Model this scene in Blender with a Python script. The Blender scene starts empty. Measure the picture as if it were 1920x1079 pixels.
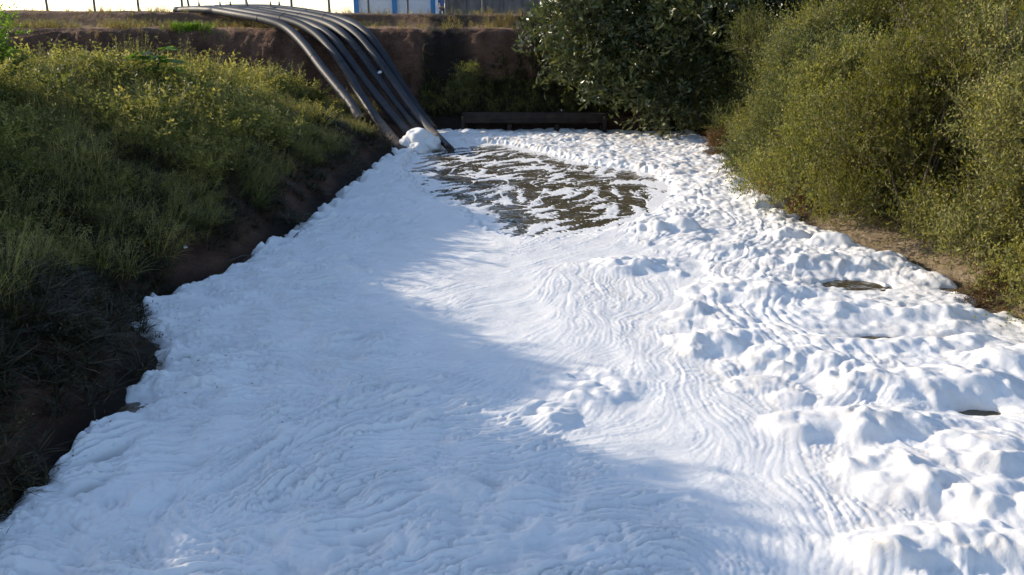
import bpy, bmesh, math, random
import numpy as np
from mathutils import Vector, Matrix

# ------------------------------------------------------------------ camera, sky, sun, exposure
SC = bpy.context.scene
COL = SC.collection
CAM_H, FPX, PITCH = 4.1, 1600.0, math.atan((539.5 - 27) / 1600)      # FPX in pixels of a 1920 wide picture
cam = bpy.data.cameras.new('camera')
cam.sensor_width = 36.0
cam.lens = FPX / 1920 * 36
cam.clip_start, cam.clip_end = 0.1, 3000
camo = bpy.data.objects.new('camera', cam)
camo.location = (0, 0, CAM_H)
camo.rotation_euler = (math.pi / 2 - PITCH, 0, 0)
COL.objects.link(camo)
SC.camera = camo

SUN_EL, SUN_AZ = math.radians(20.5), math.radians(-66)       # azimuth from +Y, negative = to the left
world = bpy.data.worlds.new('World')
SC.world = world
world.use_nodes = True
wt = world.node_tree
sky = wt.nodes.new('ShaderNodeTexSky')
sky.sky_type = 'NISHITA'
sky.sun_disc = False
sky.sun_elevation = SUN_EL
sky.sun_rotation = SUN_AZ
sky.altitude = 900
sky.air_density = 0.9
sky.dust_density = 1.25
sky.ozone_density = 1.2
wt.links.new(sky.outputs[0], wt.nodes['Background'].inputs[0])
wt.nodes['Background'].inputs[1].default_value = 0.14
sl = bpy.data.lights.new('sun', 'SUN')
sl.energy = 2.9
sl.angle = math.radians(0.5)
sl.color = (1.0, 0.87, 0.68)
so = bpy.data.objects.new('sun', sl)
sv = Vector((math.sin(SUN_AZ) * math.cos(SUN_EL), math.cos(SUN_AZ) * math.cos(SUN_EL), math.sin(SUN_EL)))
so.rotation_euler = sv.to_track_quat('Z', 'Y').to_euler()
so.location = (-40, 20, 30)
COL.objects.link(so)
vs = SC.view_settings
vs.view_transform = 'Standard'
vs.look = 'None'
vs.exposure = 0.92
vs.gamma = 1.0
vs.use_curve_mapping = False
SC.cycles.max_bounces = 4
SC.cycles.diffuse_bounces = 2
SC.cycles.use_adaptive_sampling = True
SC.cycles.adaptive_threshold = 0.02
SC.cycles.transparent_max_bounces = 6

R = np.random.default_rng(11)
random.seed(5)

# ------------------------------------------------------------------ helpers
cp, sp = math.cos(PITCH), math.sin(PITCH)
def ray(px, py):
    u, v = (px - 960) / FPX, (539.5 - py) / FPX
    return Vector((u, cp + v * sp, -sp + v * cp))
def G(px, py, z=0.0):                       # measured point of the photograph on the level z
    r = ray(px, py)
    t = (z - CAM_H) / r.z
    return Vector((r.x * t, r.y * t, z))
def PD(px, py, D):                          # measured point at the distance D
    r = ray(px, py)
    t = D / r.y
    return Vector((r.x * t, D, CAM_H + r.z * t))
def proj(X, Y, Z=0.0):
    dep = Y * cp - (Z - CAM_H) * sp
    v = Y * sp + (Z - CAM_H) * cp
    return 960 + FPX * X / dep, 539.5 - FPX * v / dep

def sstep(a, b, x):
    t = np.clip((x - a) / (b - a), 0, 1)
    return t * t * (3 - 2 * t)
def vnoise(x, y, seed=0):
    x = np.asarray(x, np.float64); y = np.asarray(y, np.float64)
    ix = np.floor(x).astype(np.int64); iy = np.floor(y).astype(np.int64)
    fx = x - ix; fy = y - iy
    def h(a, b):
        n = (a * 374761393 + b * 668265263 + seed * 1442695041) & 0xffffffff
        n = ((n ^ (n >> 13)) * 1274126177) & 0xffffffff
        n = (n ^ (n >> 16)) & 0xffffffff
        return n / 2147483648.0 - 1.0
    u = fx * fx * (3 - 2 * fx); v = fy * fy * (3 - 2 * fy)
    a = h(ix, iy); b = h(ix + 1, iy); c = h(ix, iy + 1); d = h(ix + 1, iy + 1)
    return (a * (1 - u) + b * u) * (1 - v) + (c * (1 - u) + d * u) * v
def fbm(x, y, seed=0, oct=4, lac=2.1, gain=0.5):
    s = 0; a = 1; f = 1; n = 0
    for o in range(oct):
        s = s + a * vnoise(np.asarray(x) * f + 17.3 * o, np.asarray(y) * f - 9.1 * o, seed + o); n += a
        a *= gain; f *= lac
    return s / n

def np_mesh(name, V, F, smooth=False):
    V = np.ascontiguousarray(V, np.float32); F = np.ascontiguousarray(F, np.int32)
    m = bpy.data.meshes.new(name)
    k = F.shape[1]; n = F.shape[0]
    m.vertices.add(len(V)); m.vertices.foreach_set('co', V.ravel())
    m.loops.add(n * k); m.loops.foreach_set('vertex_index', F.ravel())
    m.polygons.add(n)
    m.polygons.foreach_set('loop_start', np.arange(0, n * k, k, dtype=np.int32))
    m.update(calc_edges=True)
    m.polygons.foreach_set('use_smooth', np.full(n, smooth))
    m.validate()
    return m
def attr(m, name, vals):
    a = m.attributes.new(name, 'FLOAT', 'POINT')
    a.data.foreach_set('value', np.ascontiguousarray(vals, np.float32))
def link(name, mesh, mat=None, parent=None):
    o = bpy.data.objects.new(name, mesh)
    COL.objects.link(o)
    if mat is not None and mesh is not None and len(mesh.materials) == 0:
        mesh.materials.append(mat)
    if parent is not None:
        o.parent = parent
    return o
def tag(o, label=None, cat=None, group=None, kind=None):
    if label: o['label'] = label
    if cat: o['category'] = cat
    if group: o['group'] = group
    if kind: o['kind'] = kind
    return o
def empty(name, loc):
    o = bpy.data.objects.new(name, None)
    o.location = loc; o.empty_display_size = 0.2
    COL.objects.link(o)
    return o
def grid_faces(ny, nx):
    i = np.arange(ny * nx).reshape(ny, nx)
    return np.stack([i[:-1, :-1], i[:-1, 1:], i[1:, 1:], i[1:, :-1]], -1).reshape(-1, 4)

def spline(pts, n):
    P = np.array([list(p) for p in pts], float)
    P = np.vstack([2 * P[0] - P[1], P, 2 * P[-1] - P[-2]])
    out = []
    m = len(P) - 3
    for t in np.linspace(0, m, n):
        i = min(int(t), m - 1); u = t - i
        a, b, c, d = P[i:i + 4]
        out.append(0.5 * (2 * b + (c - a) * u + (2 * a - 5 * b + 4 * c - d) * u * u + (-a + 3 * b - 3 * c + d) * u ** 3))
    return np.array(out)
def tube(P, rad, seg=10, a0=0.0, a1=2 * math.pi, closed=True):
    P = np.asarray(P, float); n = len(P)
    rad = np.broadcast_to(np.asarray(rad, float), (n,))
    T = np.gradient(P, axis=0); T /= np.linalg.norm(T, axis=1)[:, None] + 1e-9
    up = np.array([0, 0, 1.0]) if abs(T[0][2]) < 0.9 else np.array([1.0, 0, 0])
    V = []
    A = np.linspace(a0, a1, seg, endpoint=not closed)
    N = np.cross(T[0], up); N /= np.linalg.norm(N)
    for i in range(n):
        N = N - T[i] * N.dot(T[i]); N /= np.linalg.norm(N) + 1e-9
        B = np.cross(T[i], N)
        for a in A:
            V.append(P[i] + rad[i] * (math.cos(a) * N + math.sin(a) * B))
    F = []
    for i in range(n - 1):
        for j in range(seg if closed else seg - 1):
            k = (j + 1) % seg
            F.append((i * seg + j, i * seg + k, (i + 1) * seg + k, (i + 1) * seg + j))
    return np.array(V), np.array(F)
def merge(parts):
    V = []; F = []; o = 0
    for v, f in parts:
        V.append(v); F.append(f + o); o += len(v)
    return np.vstack(V), np.vstack(F)
def box(cx, cy, cz, sx, sy, sz):
    V = np.array([[x, y, z] for z in (-.5, .5) for y in (-.5, .5) for x in (-.5, .5)]) * (sx, sy, sz) + (cx, cy, cz)
    F = np.array([[0, 2, 3, 1], [4, 5, 7, 6], [0, 1, 5, 4], [2, 6, 7, 3], [0, 4, 6, 2], [1, 3, 7, 5]])
    return V, F
def bevel_mesh(name, V, F, w, rough=0.0, cuts=0, seed=0, smooth=False):
    bm = bmesh.new()
    vs_ = [bm.verts.new(v) for v in V]
    for f in F: bm.faces.new([vs_[i] for i in f])
    bmesh.ops.bevel(bm, geom=bm.edges[:] , offset=w, segments=1, affect='EDGES')
    if cuts:
        bmesh.ops.subdivide_edges(bm, edges=bm.edges[:], cuts=cuts, use_grid_fill=True)
    if rough:
        rr = random.Random(seed)
        for v in bm.verts:
            v.co += Vector((rr.uniform(-1, 1), rr.uniform(-1, 1), rr.uniform(-1, 1))) * rough
    m = bpy.data.meshes.new(name); bm.to_mesh(m); bm.free()
    return m

# ------------------------------------------------------------------ materials
class NT:
    def __init__(s, name):
        s.m = bpy.data.materials.new(name); s.m.use_nodes = True
        s.t = s.m.node_tree; s.p = s.t.nodes['Principled BSDF']; s.out = s.t.nodes['Material Output']
    def n(s, t, **kw):
        nd = s.t.nodes.new(t)
        for k, v in kw.items():
            if k.startswith('i_'):
                key = k[2:]
                nd.inputs[int(key) if key.isdigit() else key].default_value = v
            else: setattr(nd, k, v)
        return nd
    def l(s, a, b): s.t.links.new(a, b)
    def noise(s, scale, detail=4, rough=.55, coord='Object', stretch=None, dist=0.0):
        tc = s.n('ShaderNodeTexCoord')
        src = tc.outputs[coord]
        if stretch:
            mp = s.n('ShaderNodeMapping'); mp.inputs['Scale'].default_value = stretch
            s.l(src, mp.inputs[0]); src = mp.outputs[0]
        nz = s.n('ShaderNodeTexNoise', i_Scale=scale, i_Detail=detail, i_Roughness=rough)
        nz.inputs['Distortion'].default_value = dist
        s.l(src, nz.inputs['Vector'])
        return nz.outputs['Fac']
    def ramp(s, fac, stops):
        r = s.n('ShaderNodeValToRGB')
        el = r.color_ramp.elements
        while len(el) < len(stops): el.new(0.5)
        for e, (p, c) in zip(el, stops):
            e.position = p; e.color = (*c, 1) if len(c) == 3 else c
        s.l(fac, r.inputs[0])
        return r.outputs[0]
    def mix(s, fac, a, b, mode='MIX'):
        x = s.n('ShaderNodeMix', data_type='RGBA', blend_type=mode)
        for sock, v in ((x.inputs[0], fac), (x.inputs[6], a), (x.inputs[7], b)):
            if isinstance(v, (int, float)): sock.default_value = v
            elif isinstance(v, tuple): sock.default_value = (*v, 1)
            else: s.l(v, sock)
        return x.outputs[2]
    def math(s, op, a, b=0.0):
        x = s.n('ShaderNodeMath', operation=op)
        for sock, v in ((x.inputs[0], a), (x.inputs[1], b)):
            if isinstance(v, (int, float)): sock.default_value = v
            else: s.l(v, sock)
        return x.outputs[0]
    def attr(s, name): return s.n('ShaderNodeAttribute', attribute_name=name).outputs['Fac']
    def bump(s, h, strength=.4, dist=.02):
        b = s.n('ShaderNodeBump', i_Strength=strength, i_Distance=dist)
        s.l(h, b.inputs['Height']); s.l(b.outputs[0], s.p.inputs['Normal'])
    def col(s, c):
        if isinstance(c, tuple): s.p.inputs['Base Color'].default_value = (*c, 1)
        else: s.l(c, s.p.inputs['Base Color'])
    def set(s, rough=.8, spec=.3, metal=0.0):
        s.p.inputs['Roughness'].default_value = rough
        s.p.inputs['Specular IOR Level'].default_value = spec
        s.p.inputs['Metallic'].default_value = metal

def mat_foam():
    k = NT('foam')
    n1 = k.noise(1.3, 5, .6)
    tan_amt = k.attr('tan')
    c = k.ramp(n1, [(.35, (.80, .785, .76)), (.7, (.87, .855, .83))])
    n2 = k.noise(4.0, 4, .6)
    f = k.math('MULTIPLY', tan_amt, k.ramp(n2, [(.35, (0, 0, 0)), (.7, (1, 1, 1))]))
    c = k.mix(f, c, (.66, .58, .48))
    k.col(c); k.set(.8, .15)
    k.p.inputs['Subsurface Weight'].default_value = 0.35
    k.p.inputs['Subsurface Radius'].default_value = (.022, .021, .020)
    k.p.inputs['Subsurface Scale'].default_value = 1.0
    fine = k.math('ADD', k.noise(26, 4, .65), k.math('MULTIPLY', k.noise(90, 3, .65), .6))
    k.bump(fine, .32, .02)
    return k.m
def mat_water():
    k = NT('murky_water')
    c = k.ramp(k.noise(.9, 4), [(.3, (.075, .060, .036)), (.75, (.125, .10, .062))])
    k.col(c); k.set(.10, .4)
    k.p.inputs['IOR'].default_value = 1.33
    h = k.math('ADD', k.noise(2.6, 3, .5, stretch=(1, .7, 1), dist=.6), k.math('MULTIPLY', k.noise(6, 2, .5), .22))
    k.bump(h, .45, .12)
    return k.m
def mat_ground():
    k = NT('bank_soil')
    n = k.noise(1.1, 7, .62)
    soil = k.ramp(n, [(.25, (.065, .034, .022)), (.5, (.165, .088, .057)), (.78, (.26, .15, .096))])
    spk = k.ramp(k.noise(22, 5, .7), [(.35, (.72, .72, .72)), (.7, (1.15, 1.15, 1.15))])
    soil = k.mix(1.0, soil, spk, 'MULTIPLY')
    sand = k.ramp(k.noise(2.2, 6, .65), [(.3, (.34, .25, .15)), (.7, (.52, .41, .28))])
    sand = k.mix(1.0, sand, spk, 'MULTIPLY')
    wet = (.032, .022, .016)
    dust = k.ramp(k.noise(3, 5, .6), [(.3, (.26, .15, .085)), (.7, (.38, .25, .15))])
    c = k.mix(k.attr('dust'), soil, dust)
    c = k.mix(k.attr('sand'), c, sand)
    c = k.mix(k.attr('wet'), c, wet)
    k.col(c); k.set(.9, .2)
    h = k.math('ADD', k.noise(5, 8, .68), k.math('MULTIPLY', k.noise(2.0, 5, .6, stretch=(1, 1, 3.2)), 1.2))
    k.bump(h, 1.0, .22)
    return k.m
def mat_leaf(name, cols, trans=.35, rough=.45, spec=.4):
    k = NT(name)
    g = k.n('ShaderNodeNewGeometry')
    stops = [(i / max(1, len(cols) - 1), c) for i, c in enumerate(cols)]
    c = k.ramp(g.outputs['Random Per Island'], stops)
    big = k.ramp(k.noise(.9, 3), [(.3, (.75, .78, .8)), (.7, (1.2, 1.15, 1.0))])
    c = k.mix(1.0, c, big, 'MULTIPLY')
    oi = k.n('ShaderNodeObjectInfo')
    c = k.mix(1.0, c, k.ramp(oi.outputs['Random'], [(0.0, (.62, .68, .60)), (.5, (.95, .97, .92)), (1.0, (1.38, 1.28, 1.10))]), 'MULTIPLY')
    k.col(c); k.set(rough, spec)
    tr = k.n('ShaderNodeBsdfTranslucent')
    tc = k.mix(1.0, c, (1.15, 1.15, .68), 'MULTIPLY')
    k.l(tc, tr.inputs[0])
    ms = k.n('ShaderNodeMixShader'); ms.inputs[0].default_value = trans
    k.l(k.p.outputs[0], ms.inputs[1]); k.l(tr.outputs[0], ms.inputs[2]); k.l(ms.outputs[0], k.out.inputs[0])
    return k.m
def mat_plain(name, a, b, scale=8, rough=.8, spec=.3, bump=.3, bdist=.02, stretch=None):
    k = NT(name)
    k.col(k.ramp(k.noise(scale, 6, .6, stretch=stretch), [(.3, a), (.7, b)])); k.set(rough, spec)
    if bump: k.bump(k.noise(scale * 2.5, 6, .65, stretch=stretch), bump, bdist)
    return k.m
def mat_pipe():
    k = NT('black_polyethylene')
    n = k.noise(3, 5, .6)
    base = k.ramp(n, [(.3, (.012, .015, .022)), (.7, (.024, .029, .038))])
    d = k.ramp(k.noise(7, 6, .7, stretch=(1, 1, .5)), [(.3, (.0, .0, .0)), (.75, (1, 1, 1))])
    base = k.mix(k.math('MULTIPLY', d, .08), base, (.30, .25, .20))
    mud = k.ramp(k.noise(5, 6, .65), [(.3, (.13, .095, .07)), (.7, (.24, .185, .14))])
    f = k.math('MULTIPLY', k.attr('mud'), k.ramp(k.noise(4, 5, .6), [(.22, (.45, .45, .45)), (.6, (1, 1, 1))]))
    k.col(k.mix(f, base, mud))
    rr = k.math('ADD', k.math('MULTIPLY', f, .35), .54)
    k.l(rr, k.p.inputs['Roughness']); k.p.inputs['Specular IOR Level'].default_value = .22
    k.bump(k.noise(14, 4, .6), .12, .01)
    return k.m
M = dict(
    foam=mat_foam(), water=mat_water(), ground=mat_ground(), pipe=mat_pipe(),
    shrub=mat_leaf('shrub_leaf', [(.115, .135, .038), (.215, .225, .058), (.32, .295, .078), (.18, .205, .062), (.42, .35, .14)], .45, .5, .35),
    shrub2=mat_leaf('yellow_shrub_leaf', [(.13, .145, .028), (.21, .20, .038), (.26, .22, .045), (.17, .18, .038)], .45, .5, .35),
    shrub3=mat_leaf('grey_shrub_leaf', [(.080, .10, .034), (.155, .175, .058), (.24, .245, .085), (.33, .31, .13)], .42, .5, .4),
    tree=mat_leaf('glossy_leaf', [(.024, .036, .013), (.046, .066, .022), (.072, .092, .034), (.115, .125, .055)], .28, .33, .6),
    grass=mat_leaf('grass_blade', [(.10, .12, .038), (.20, .205, .070), (.31, .285, .115), (.44, .38, .19)], .52, .55, .25),
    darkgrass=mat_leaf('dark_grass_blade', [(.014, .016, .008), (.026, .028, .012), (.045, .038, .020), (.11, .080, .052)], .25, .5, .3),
    weed=mat_leaf('weed_leaf', [(.085, .105, .032), (.18, .19, .060), (.28, .265, .092), (.40, .35, .16)], .52, .5, .3),
    seed=mat_leaf('seed_head', [(.24, .22, .10), (.32, .28, .15), (.20, .20, .08)], .45, .7, .2),
    bright=mat_leaf('bright_leaf', [(.12, .22, .022), (.17, .28, .035), (.10, .19, .02)], .5, .4, .4),
    dry=mat_leaf('dry_grass', [(.30, .22, .10), (.22, .15, .07), (.36, .29, .15)], .35, .7, .2),
    deadleaf=mat_leaf('dead_leaf', [(.20, .10, .045), (.29, .16, .075), (.12, .065, .035), (.36, .23, .12)], .3, .7, .2),
    bark=mat_plain('bark', (.060, .048, .036), (.14, .115, .09), 9, .9, .2, .6, .03, (1, 1, .25)),
    twig=mat_plain('twig_bark', (.10, .075, .05), (.20, .16, .11), 20, .85, .2, .2),
    concrete=mat_plain('stained_concrete', (.022, .017, .014), (.060, .043, .033), 3, .9, .25, .5, .02),
    greywall=mat_plain('weathered_wall', (.09, .085, .08), (.20, .19, .18), 2, .9, .2, .4, .02, (1, 1, .3)),
    white=mat_plain('white_paint', (.62, .64, .66), (.72, .74, .75), 1.5, .8, .3, .1),
    blue=mat_plain('blue_paint', (.055, .20, .42), (.075, .25, .50), 2, .7, .3, .1),
    post=mat_plain('grey_post', (.10, .10, .105), (.18, .18, .185), 6, .7, .3, .2),
    rock=mat_plain('grey_rubble', (.13, .125, .12), (.30, .285, .27), 5, .9, .2, .6, .03),
    jeans=mat_plain('denim', (.025, .045, .11), (.045, .075, .17), 30, .9, .1, .2),
    shirt=mat_plain('blue_shirt', (.08, .12, .24), (.11, .16, .30), 20, .9, .1, .1),
    skin=mat_plain('skin', (.30, .18, .12), (.36, .22, .15), 20, .6, .3, 0),
    hair=mat_plain('hair', (.012, .01, .008), (.03, .022, .016), 40, .6, .3, .2),
    bag=mat_plain('white_plastic', (.6, .6, .6), (.75, .75, .74), 5, .4, .4, .1),
)

# ------------------------------------------------------------------ the lie of the land
LE = [(-150, 1180), (-60, 1079), (20, 962), (90, 905), (160, 822), (215, 765), (280, 705), (312, 662), (262, 622), (246, 590), (330, 548),
      (430, 508), (515, 455), (600, 400), (660, 345), (702, 312), (742, 290), (775, 262), (800, 246)]
RE = [(2500, 900), (2150, 700), (1960, 622), (1905, 606), (1850, 590), (1790, 540), (1700, 492), (1610, 462), (1530, 432), (1465, 395), (1440, 352), (1370, 305), (1320, 262), (1295, 246)]
lp = np.array([G(*p)[:2] for p in LE]); rp = np.array([G(*p)[:2] for p in RE])
lp = lp[np.argsort(lp[:, 1])]; rp = rp[np.argsort(rp[:, 1])]
lp = np.vstack([[-4.6, -40], [-4.6, 4.0], lp[1:]]); rp = np.vstack([[8.4, -40], [8.4, 6.0], rp[rp[:, 1] > 7.5]])
def XL(y): return np.interp(y, lp[:, 1], lp[:, 0])
def XR(y): return np.interp(y, rp[:, 1], rp[:, 0])
def YF(x): return 31.6 + 0.25 * np.sin(np.asarray(x) * .9) - 0.04 * np.asarray(x)

def ground_z(x, y, rough=True):
    x = np.asarray(x, float); y = np.asarray(y, float)
    n1 = fbm(x * .55, y * .55, 3, 4); n2 = fbm(x * 2.3, y * 2.3, 9, 3)
    dl = XL(y) - x + .18 * n1; dr = x - XR(y) + .2 * n1
    cs = np.interp(y, [0, 17, 20, 22, 24.5, 27, 29, 31], [1.0, .98, .94, .86, .64, .44, .38, .36])
    dl = dl - np.minimum(.95 * sstep(26.2, 28.2, y), np.clip(dl, 0, None) * .75)
    zl = np.interp(dl, [-3, -.6, 0, .25, .6, 1.3, 2.6, 4.6, 6.5, 12, 60], [-.9, -.35, -.01, .20, .42, .92, 1.66, 2.36, 2.6, 2.9, 3.4])
    zl = np.where(dl > .6, .42 + (zl - .42) * cs, zl)
    zl = zl + sstep(.3, 2, dl) * (.22 * n1 + .05 * n2) + sstep(.02, .3, dl) * .07 * fbm(x * 4.5, y * 4.5, 19, 3)
    zr = np.interp(dr, [-3, -.7, 0, .9, 1.6, 3.5, 7, 12, 60], [-.9, -.3, 0, .16, .42, 1.35, 2.6, 3.5, 3.8])
    zr = zr + sstep(.2, 2, dr) * (.16 * n1 + .05 * n2) + .02 * n2
    butt = .26 * vnoise(x * .45, x * 0 + 3.3, 5) + .16 * np.sqrt(np.abs(vnoise(x * .9, x * 0, 6))) + .22 * n2 + .12 * fbm(x * 7, y * 7, 15, 2)
    e = y - YF(x) + butt * sstep(.8, 2.0, y - YF(x)) * (1 - sstep(3.2, 4.2, y - YF(x)))
    b0 = 1 - sstep(-5.5, -3.0, x) * .55
    zf = np.interp(e, [-3, -.5, 0, .3, 1.3, 2.1, 2.45, 2.75, 3.1, 5.2, 5.65, 8, 11, 16, 400],
                   [-.9, -.3, -.02, .42, 1.0, 1.55, 2.9, 3.42, 3.56, 3.62, 4.06, 4.12, 3.9, 3.55, 3.4])
    zf = zf + sstep(.5, 1.5, e) * .05 * n2 + sstep(5.2, 5.8, e) * (.05 * n1 - .006 * (x + 2)) * (1 - sstep(10, 16, e))
    zf = np.where(e > 1.6, 1.2 + (zf - 1.2) * (1 - .28 * sstep(1.0, 4.5, x) * (1 - sstep(4.9, 5.4, e))), zf)
    z = np.maximum(np.maximum(zl * (1 - sstep(YF(x) + 1.5, YF(x) + 3.5, y)) + -1 * sstep(YF(x) + 1.5, YF(x) + 3.5, y), zf),
                   zr * (1 - .1 * sstep(34, 40, y)))
    return z

def axis(segs):
    out = []
    for a, b, s in segs: out += list(np.arange(a, b, s))
    return np.array(out)
gx = axis([(-420, -120, 60), (-120, -40, 16), (-40, -18, 2), (-18, 17, .13), (17, 40, 2), (40, 120, 16), (120, 440, 60)])
gy = axis([(-60, -5, 8), (-5, 4, 1), (4, 31, .15), (31, 37.8, .06), (37.8, 48, .4), (48, 80, 4), (80, 600, 65)])
XX, YY = np.meshgrid(gx, gy)
ZZ = ground_z(XX, YY)
V = np.stack([XX, YY, ZZ], -1).reshape(-1, 3)
gm = np_mesh('ground', V, grid_faces(len(gy), len(gx)), True)
dr_ = (XX - XR(YY)); dl_ = XL(YY) - XX; e_ = YY - YF(XX)
nn = fbm(XX * .8, YY * .8, 31, 4)
sand = sstep(-.3, .2, dr_) * (1 - sstep(1.2, 2.4, dr_ + nn * 1.2)) * (1 - sstep(20, 25, YY))
dust = sstep(2.9, 3.3, e_) * (1 - .75 * sstep(5.1, 5.5, e_) * (1 - sstep(8, 9, e_)))
wet = (1 - sstep(.08, .45, dl_ + .3 * nn)) * sstep(-1.5, -.5, dl_ + .5) + (1 - sstep(.05, .22, dr_ + .2 * nn)) * sstep(-1, -.3, dr_) * .8
wet = np.clip(wet + (1 - sstep(.1, .5, e_)) * sstep(-1, 0, e_) * .7, 0, 1)
attr(gm, 'sand', sand.ravel()); attr(gm, 'dust', dust.ravel()); attr(gm, 'wet', wet.ravel())
tag(link('ground', gm, M['ground']), kind='structure')

# ------------------------------------------------------------------ water
wx = axis([(-8, 12.01, .5)]); wy = axis([(-40, 2, 4), (2, 34.6, .5)])
WX, WY = np.meshgrid(wx, wy)
wm = np_mesh('water', np.stack([WX, WY, 0 * WX], -1).reshape(-1, 3), grid_faces(len(wy), len(wx)), True)
tag(link('water', wm, M['water']), kind='structure')

# ------------------------------------------------------------------ the foam blanket (a relief computed on a 2 cm raster)
RS = 0.016
fx0, fx1, fy0, fy1 = -7.6, 9.0, 3.6, 32.8
nx = int((fx1 - fx0) / RS); ny = int((fy1 - fy0) / RS)
X, Y = np.meshgrid(fx0 + RS * np.arange(nx, dtype=np.float32), fy0 + RS * np.arange(ny, dtype=np.float32))
PX, PY = proj(X, Y)
ky = np.fft.fftfreq(ny, RS)[:, None]; kx = np.fft.rfftfreq(nx, RS)[None, :]
KK = np.sqrt(kx * kx + ky * ky)
def fnoise(seed, lam, bw=.35):               # band-passed noise with wavelength lam in metres
    r = np.random.default_rng(seed).standard_normal((ny, nx)).astype(np.float32)
    f = np.fft.rfft2(r) * np.exp(-((np.log(KK + 1e-6) - math.log(1 / lam)) / bw) ** 2)
    o = np.fft.irfft2(f, (ny, nx)).astype(np.float32)
    return o / o.std()
def blur(a, s):
    return np.fft.irfft2(np.fft.rfft2(a) * np.exp(-2 * (math.pi * s * KK) ** 2), a.shape).astype(np.float32)
def caps(cell, rlo, rhi, seed, wx_=0, wy_=0, sx=1.0):
    """largest of many randomly placed dome profiles, 0..1"""
    u = (X + wx_) / (cell * sx); v = (Y + wy_) / cell
    iu = np.floor(u).astype(np.int64); iv = np.floor(v).astype(np.int64)
    best = np.zeros_like(X)
    tab = np.random.default_rng(seed).random((3, 256, 256)).astype(np.float32)
    for du in (-1, 0, 1):
        for dv in (-1, 0, 1):
            a = (iu + du) & 255; b = (iv + dv) & 255
            cx = iu + du + tab[0][b, a]; cy = iv + dv + tab[1][b, a]
            r = rlo + (rhi - rlo) * tab[2][b, a]
            d2 = ((u - cx) ** 2 + (v - cy) ** 2) / (r * r)
            hgt = np.clip(1 - d2, 0, 1) ** .55 * (r / rhi)
            best = np.maximum(best, hgt.astype(np.float32))
    return best

n_big = fnoise(1, 2.4, .5); n_mid = fnoise(2, .7, .5); n_sml = fnoise(3, .25, .5)
dL = X - XL(Y); dR = XR(Y) - X; dF = YF(X) - Y
dE = np.minimum(np.minimum(dL, dR), dF) + .10 * n_mid + .022 * n_sml + .02 + .05 * n_big

# where the foam is puffed up: right of the current and in the far corner
bl = np.array([(200, 760), (245, 800), (285, 900), (300, 1060), (322, 1195), (350, 1265), (395, 1270), (412, 1190), (440, 1150), (470, 1230), (500, 1290),
               (550, 1310), (600, 1265), (650, 1262), (690, 1310), (720, 1420), (760, 1490), (800, 1560), (850, 1600), (900, 1615), (950, 1670), (1000, 1705), (1079, 1640), (1500, 1600)])
bx = np.interp(PY, bl[:, 0], bl[:, 1])
wpx = FPX / np.sqrt(X * X + Y * Y + CAM_H ** 2)        # pixels per metre
side = (PX - bx) / wpx                                   # metres right of that line
puff = sstep(-.10, .45, side + .22 * n_mid)
far = sstep(18.5, 23, Y)
def blobmask(lst):
    m = np.zeros_like(X)
    for px, py, rx, ry, a in lst:
        d = ((PX - px) / rx) ** 2 + ((PY - py) / ry) ** 2
        m = np.maximum(m, a * np.exp(-d * d * .7))
    return m
puff2 = blobmask([(880, 960, 130, 50, .8), (1010, 1050, 210, 42, .9), (660, 1050, 230, 50, .8), (330, 900, 150, 75, .5), (450, 835, 90, 28, .7), (200, 1010, 220, 80, .6),
                  (1095, 745, 90, 32, 1), (1030, 795, 62, 32, .9), (660, 522, 45, 12, .7), (1185, 508, 80, 15, 1), (760, 590, 60, 18, .5), (480, 620, 160, 30, .25), (830, 430, 120, 60, .0)])
puff2 = puff2 * sstep(-1.2, .6, n_mid + .8)

# flow lines: a line field from measured directions, then noise smeared along it
FLOW = [(300, 640, 1, -.1), (420, 600, 1, -.05), (450, 690, 1, .12), (560, 640, 1, .05), (600, 720, 1, .05), (720, 720, 1, -.06), (700, 640, 1, -.1), (860, 670, 1, -.2), (900, 560, 1, -.2),
        (960, 610, 1, -.45), (1050, 560, .7, -.8), (1120, 520, .35, -1), (1010, 660, 1, -.55), (1080, 700, .7, -.8), (1060, 790, .5, -.8), (920, 820, 1, -.28), (720, 870, 1, -.2), (560, 900, 1, -.35),
        (420, 940, .8, -.5), (300, 980, .7, .6), (250, 870, 1, -.2), (1200, 950, 1, -.02), (1050, 920, 1, -.1), (1350, 990, 1, .3), (1250, 900, 1, -.12), (900, 1040, 1, -.12), (600, 1040, 1, -.1), (1150, 860, 1, -.3),
        (1170, 560, .45, 1), (1250, 650, .6, 1), (1330, 700, 1, .8), (1400, 745, 1, .75), (1500, 830, .8, 1), (1590, 920, .55, 1), (1560, 1000, .1, 1), (1470, 1030, .15, 1), (1630, 1050, .1, 1), (1440, 880, .45, 1),
        (1360, 830, .3, 1), (1300, 760, .2, 1), (1200, 690, -.5, .8), (1180, 620, -.4, .8), (1240, 740, .8, -.3), (1500, 960, .3, 1), (1390, 930, .9, .6), (1700, 950, .8, .7), (1800, 860, 1, .3), (1550, 740, .8, -.6), (1500, 700, .3, 1), (1660, 640, 1, .1), (1750, 800, 1, .2),
        (1000, 490, 1, -.25), (900, 480, 1, .12), (800, 540, 1, .02), (1080, 460, 1, -.3), (1190, 450, .9, -.4), (700, 400, 1, -.3), (780, 340, 1, -.2), (600, 470, 1, -.15), (1300, 380, .5, 1)]
cs2 = np.zeros(X[::4, ::4].shape); sn2 = np.zeros_like(cs2); Xs = X[::4, ::4]; Ys = Y[::4, ::4]
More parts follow.
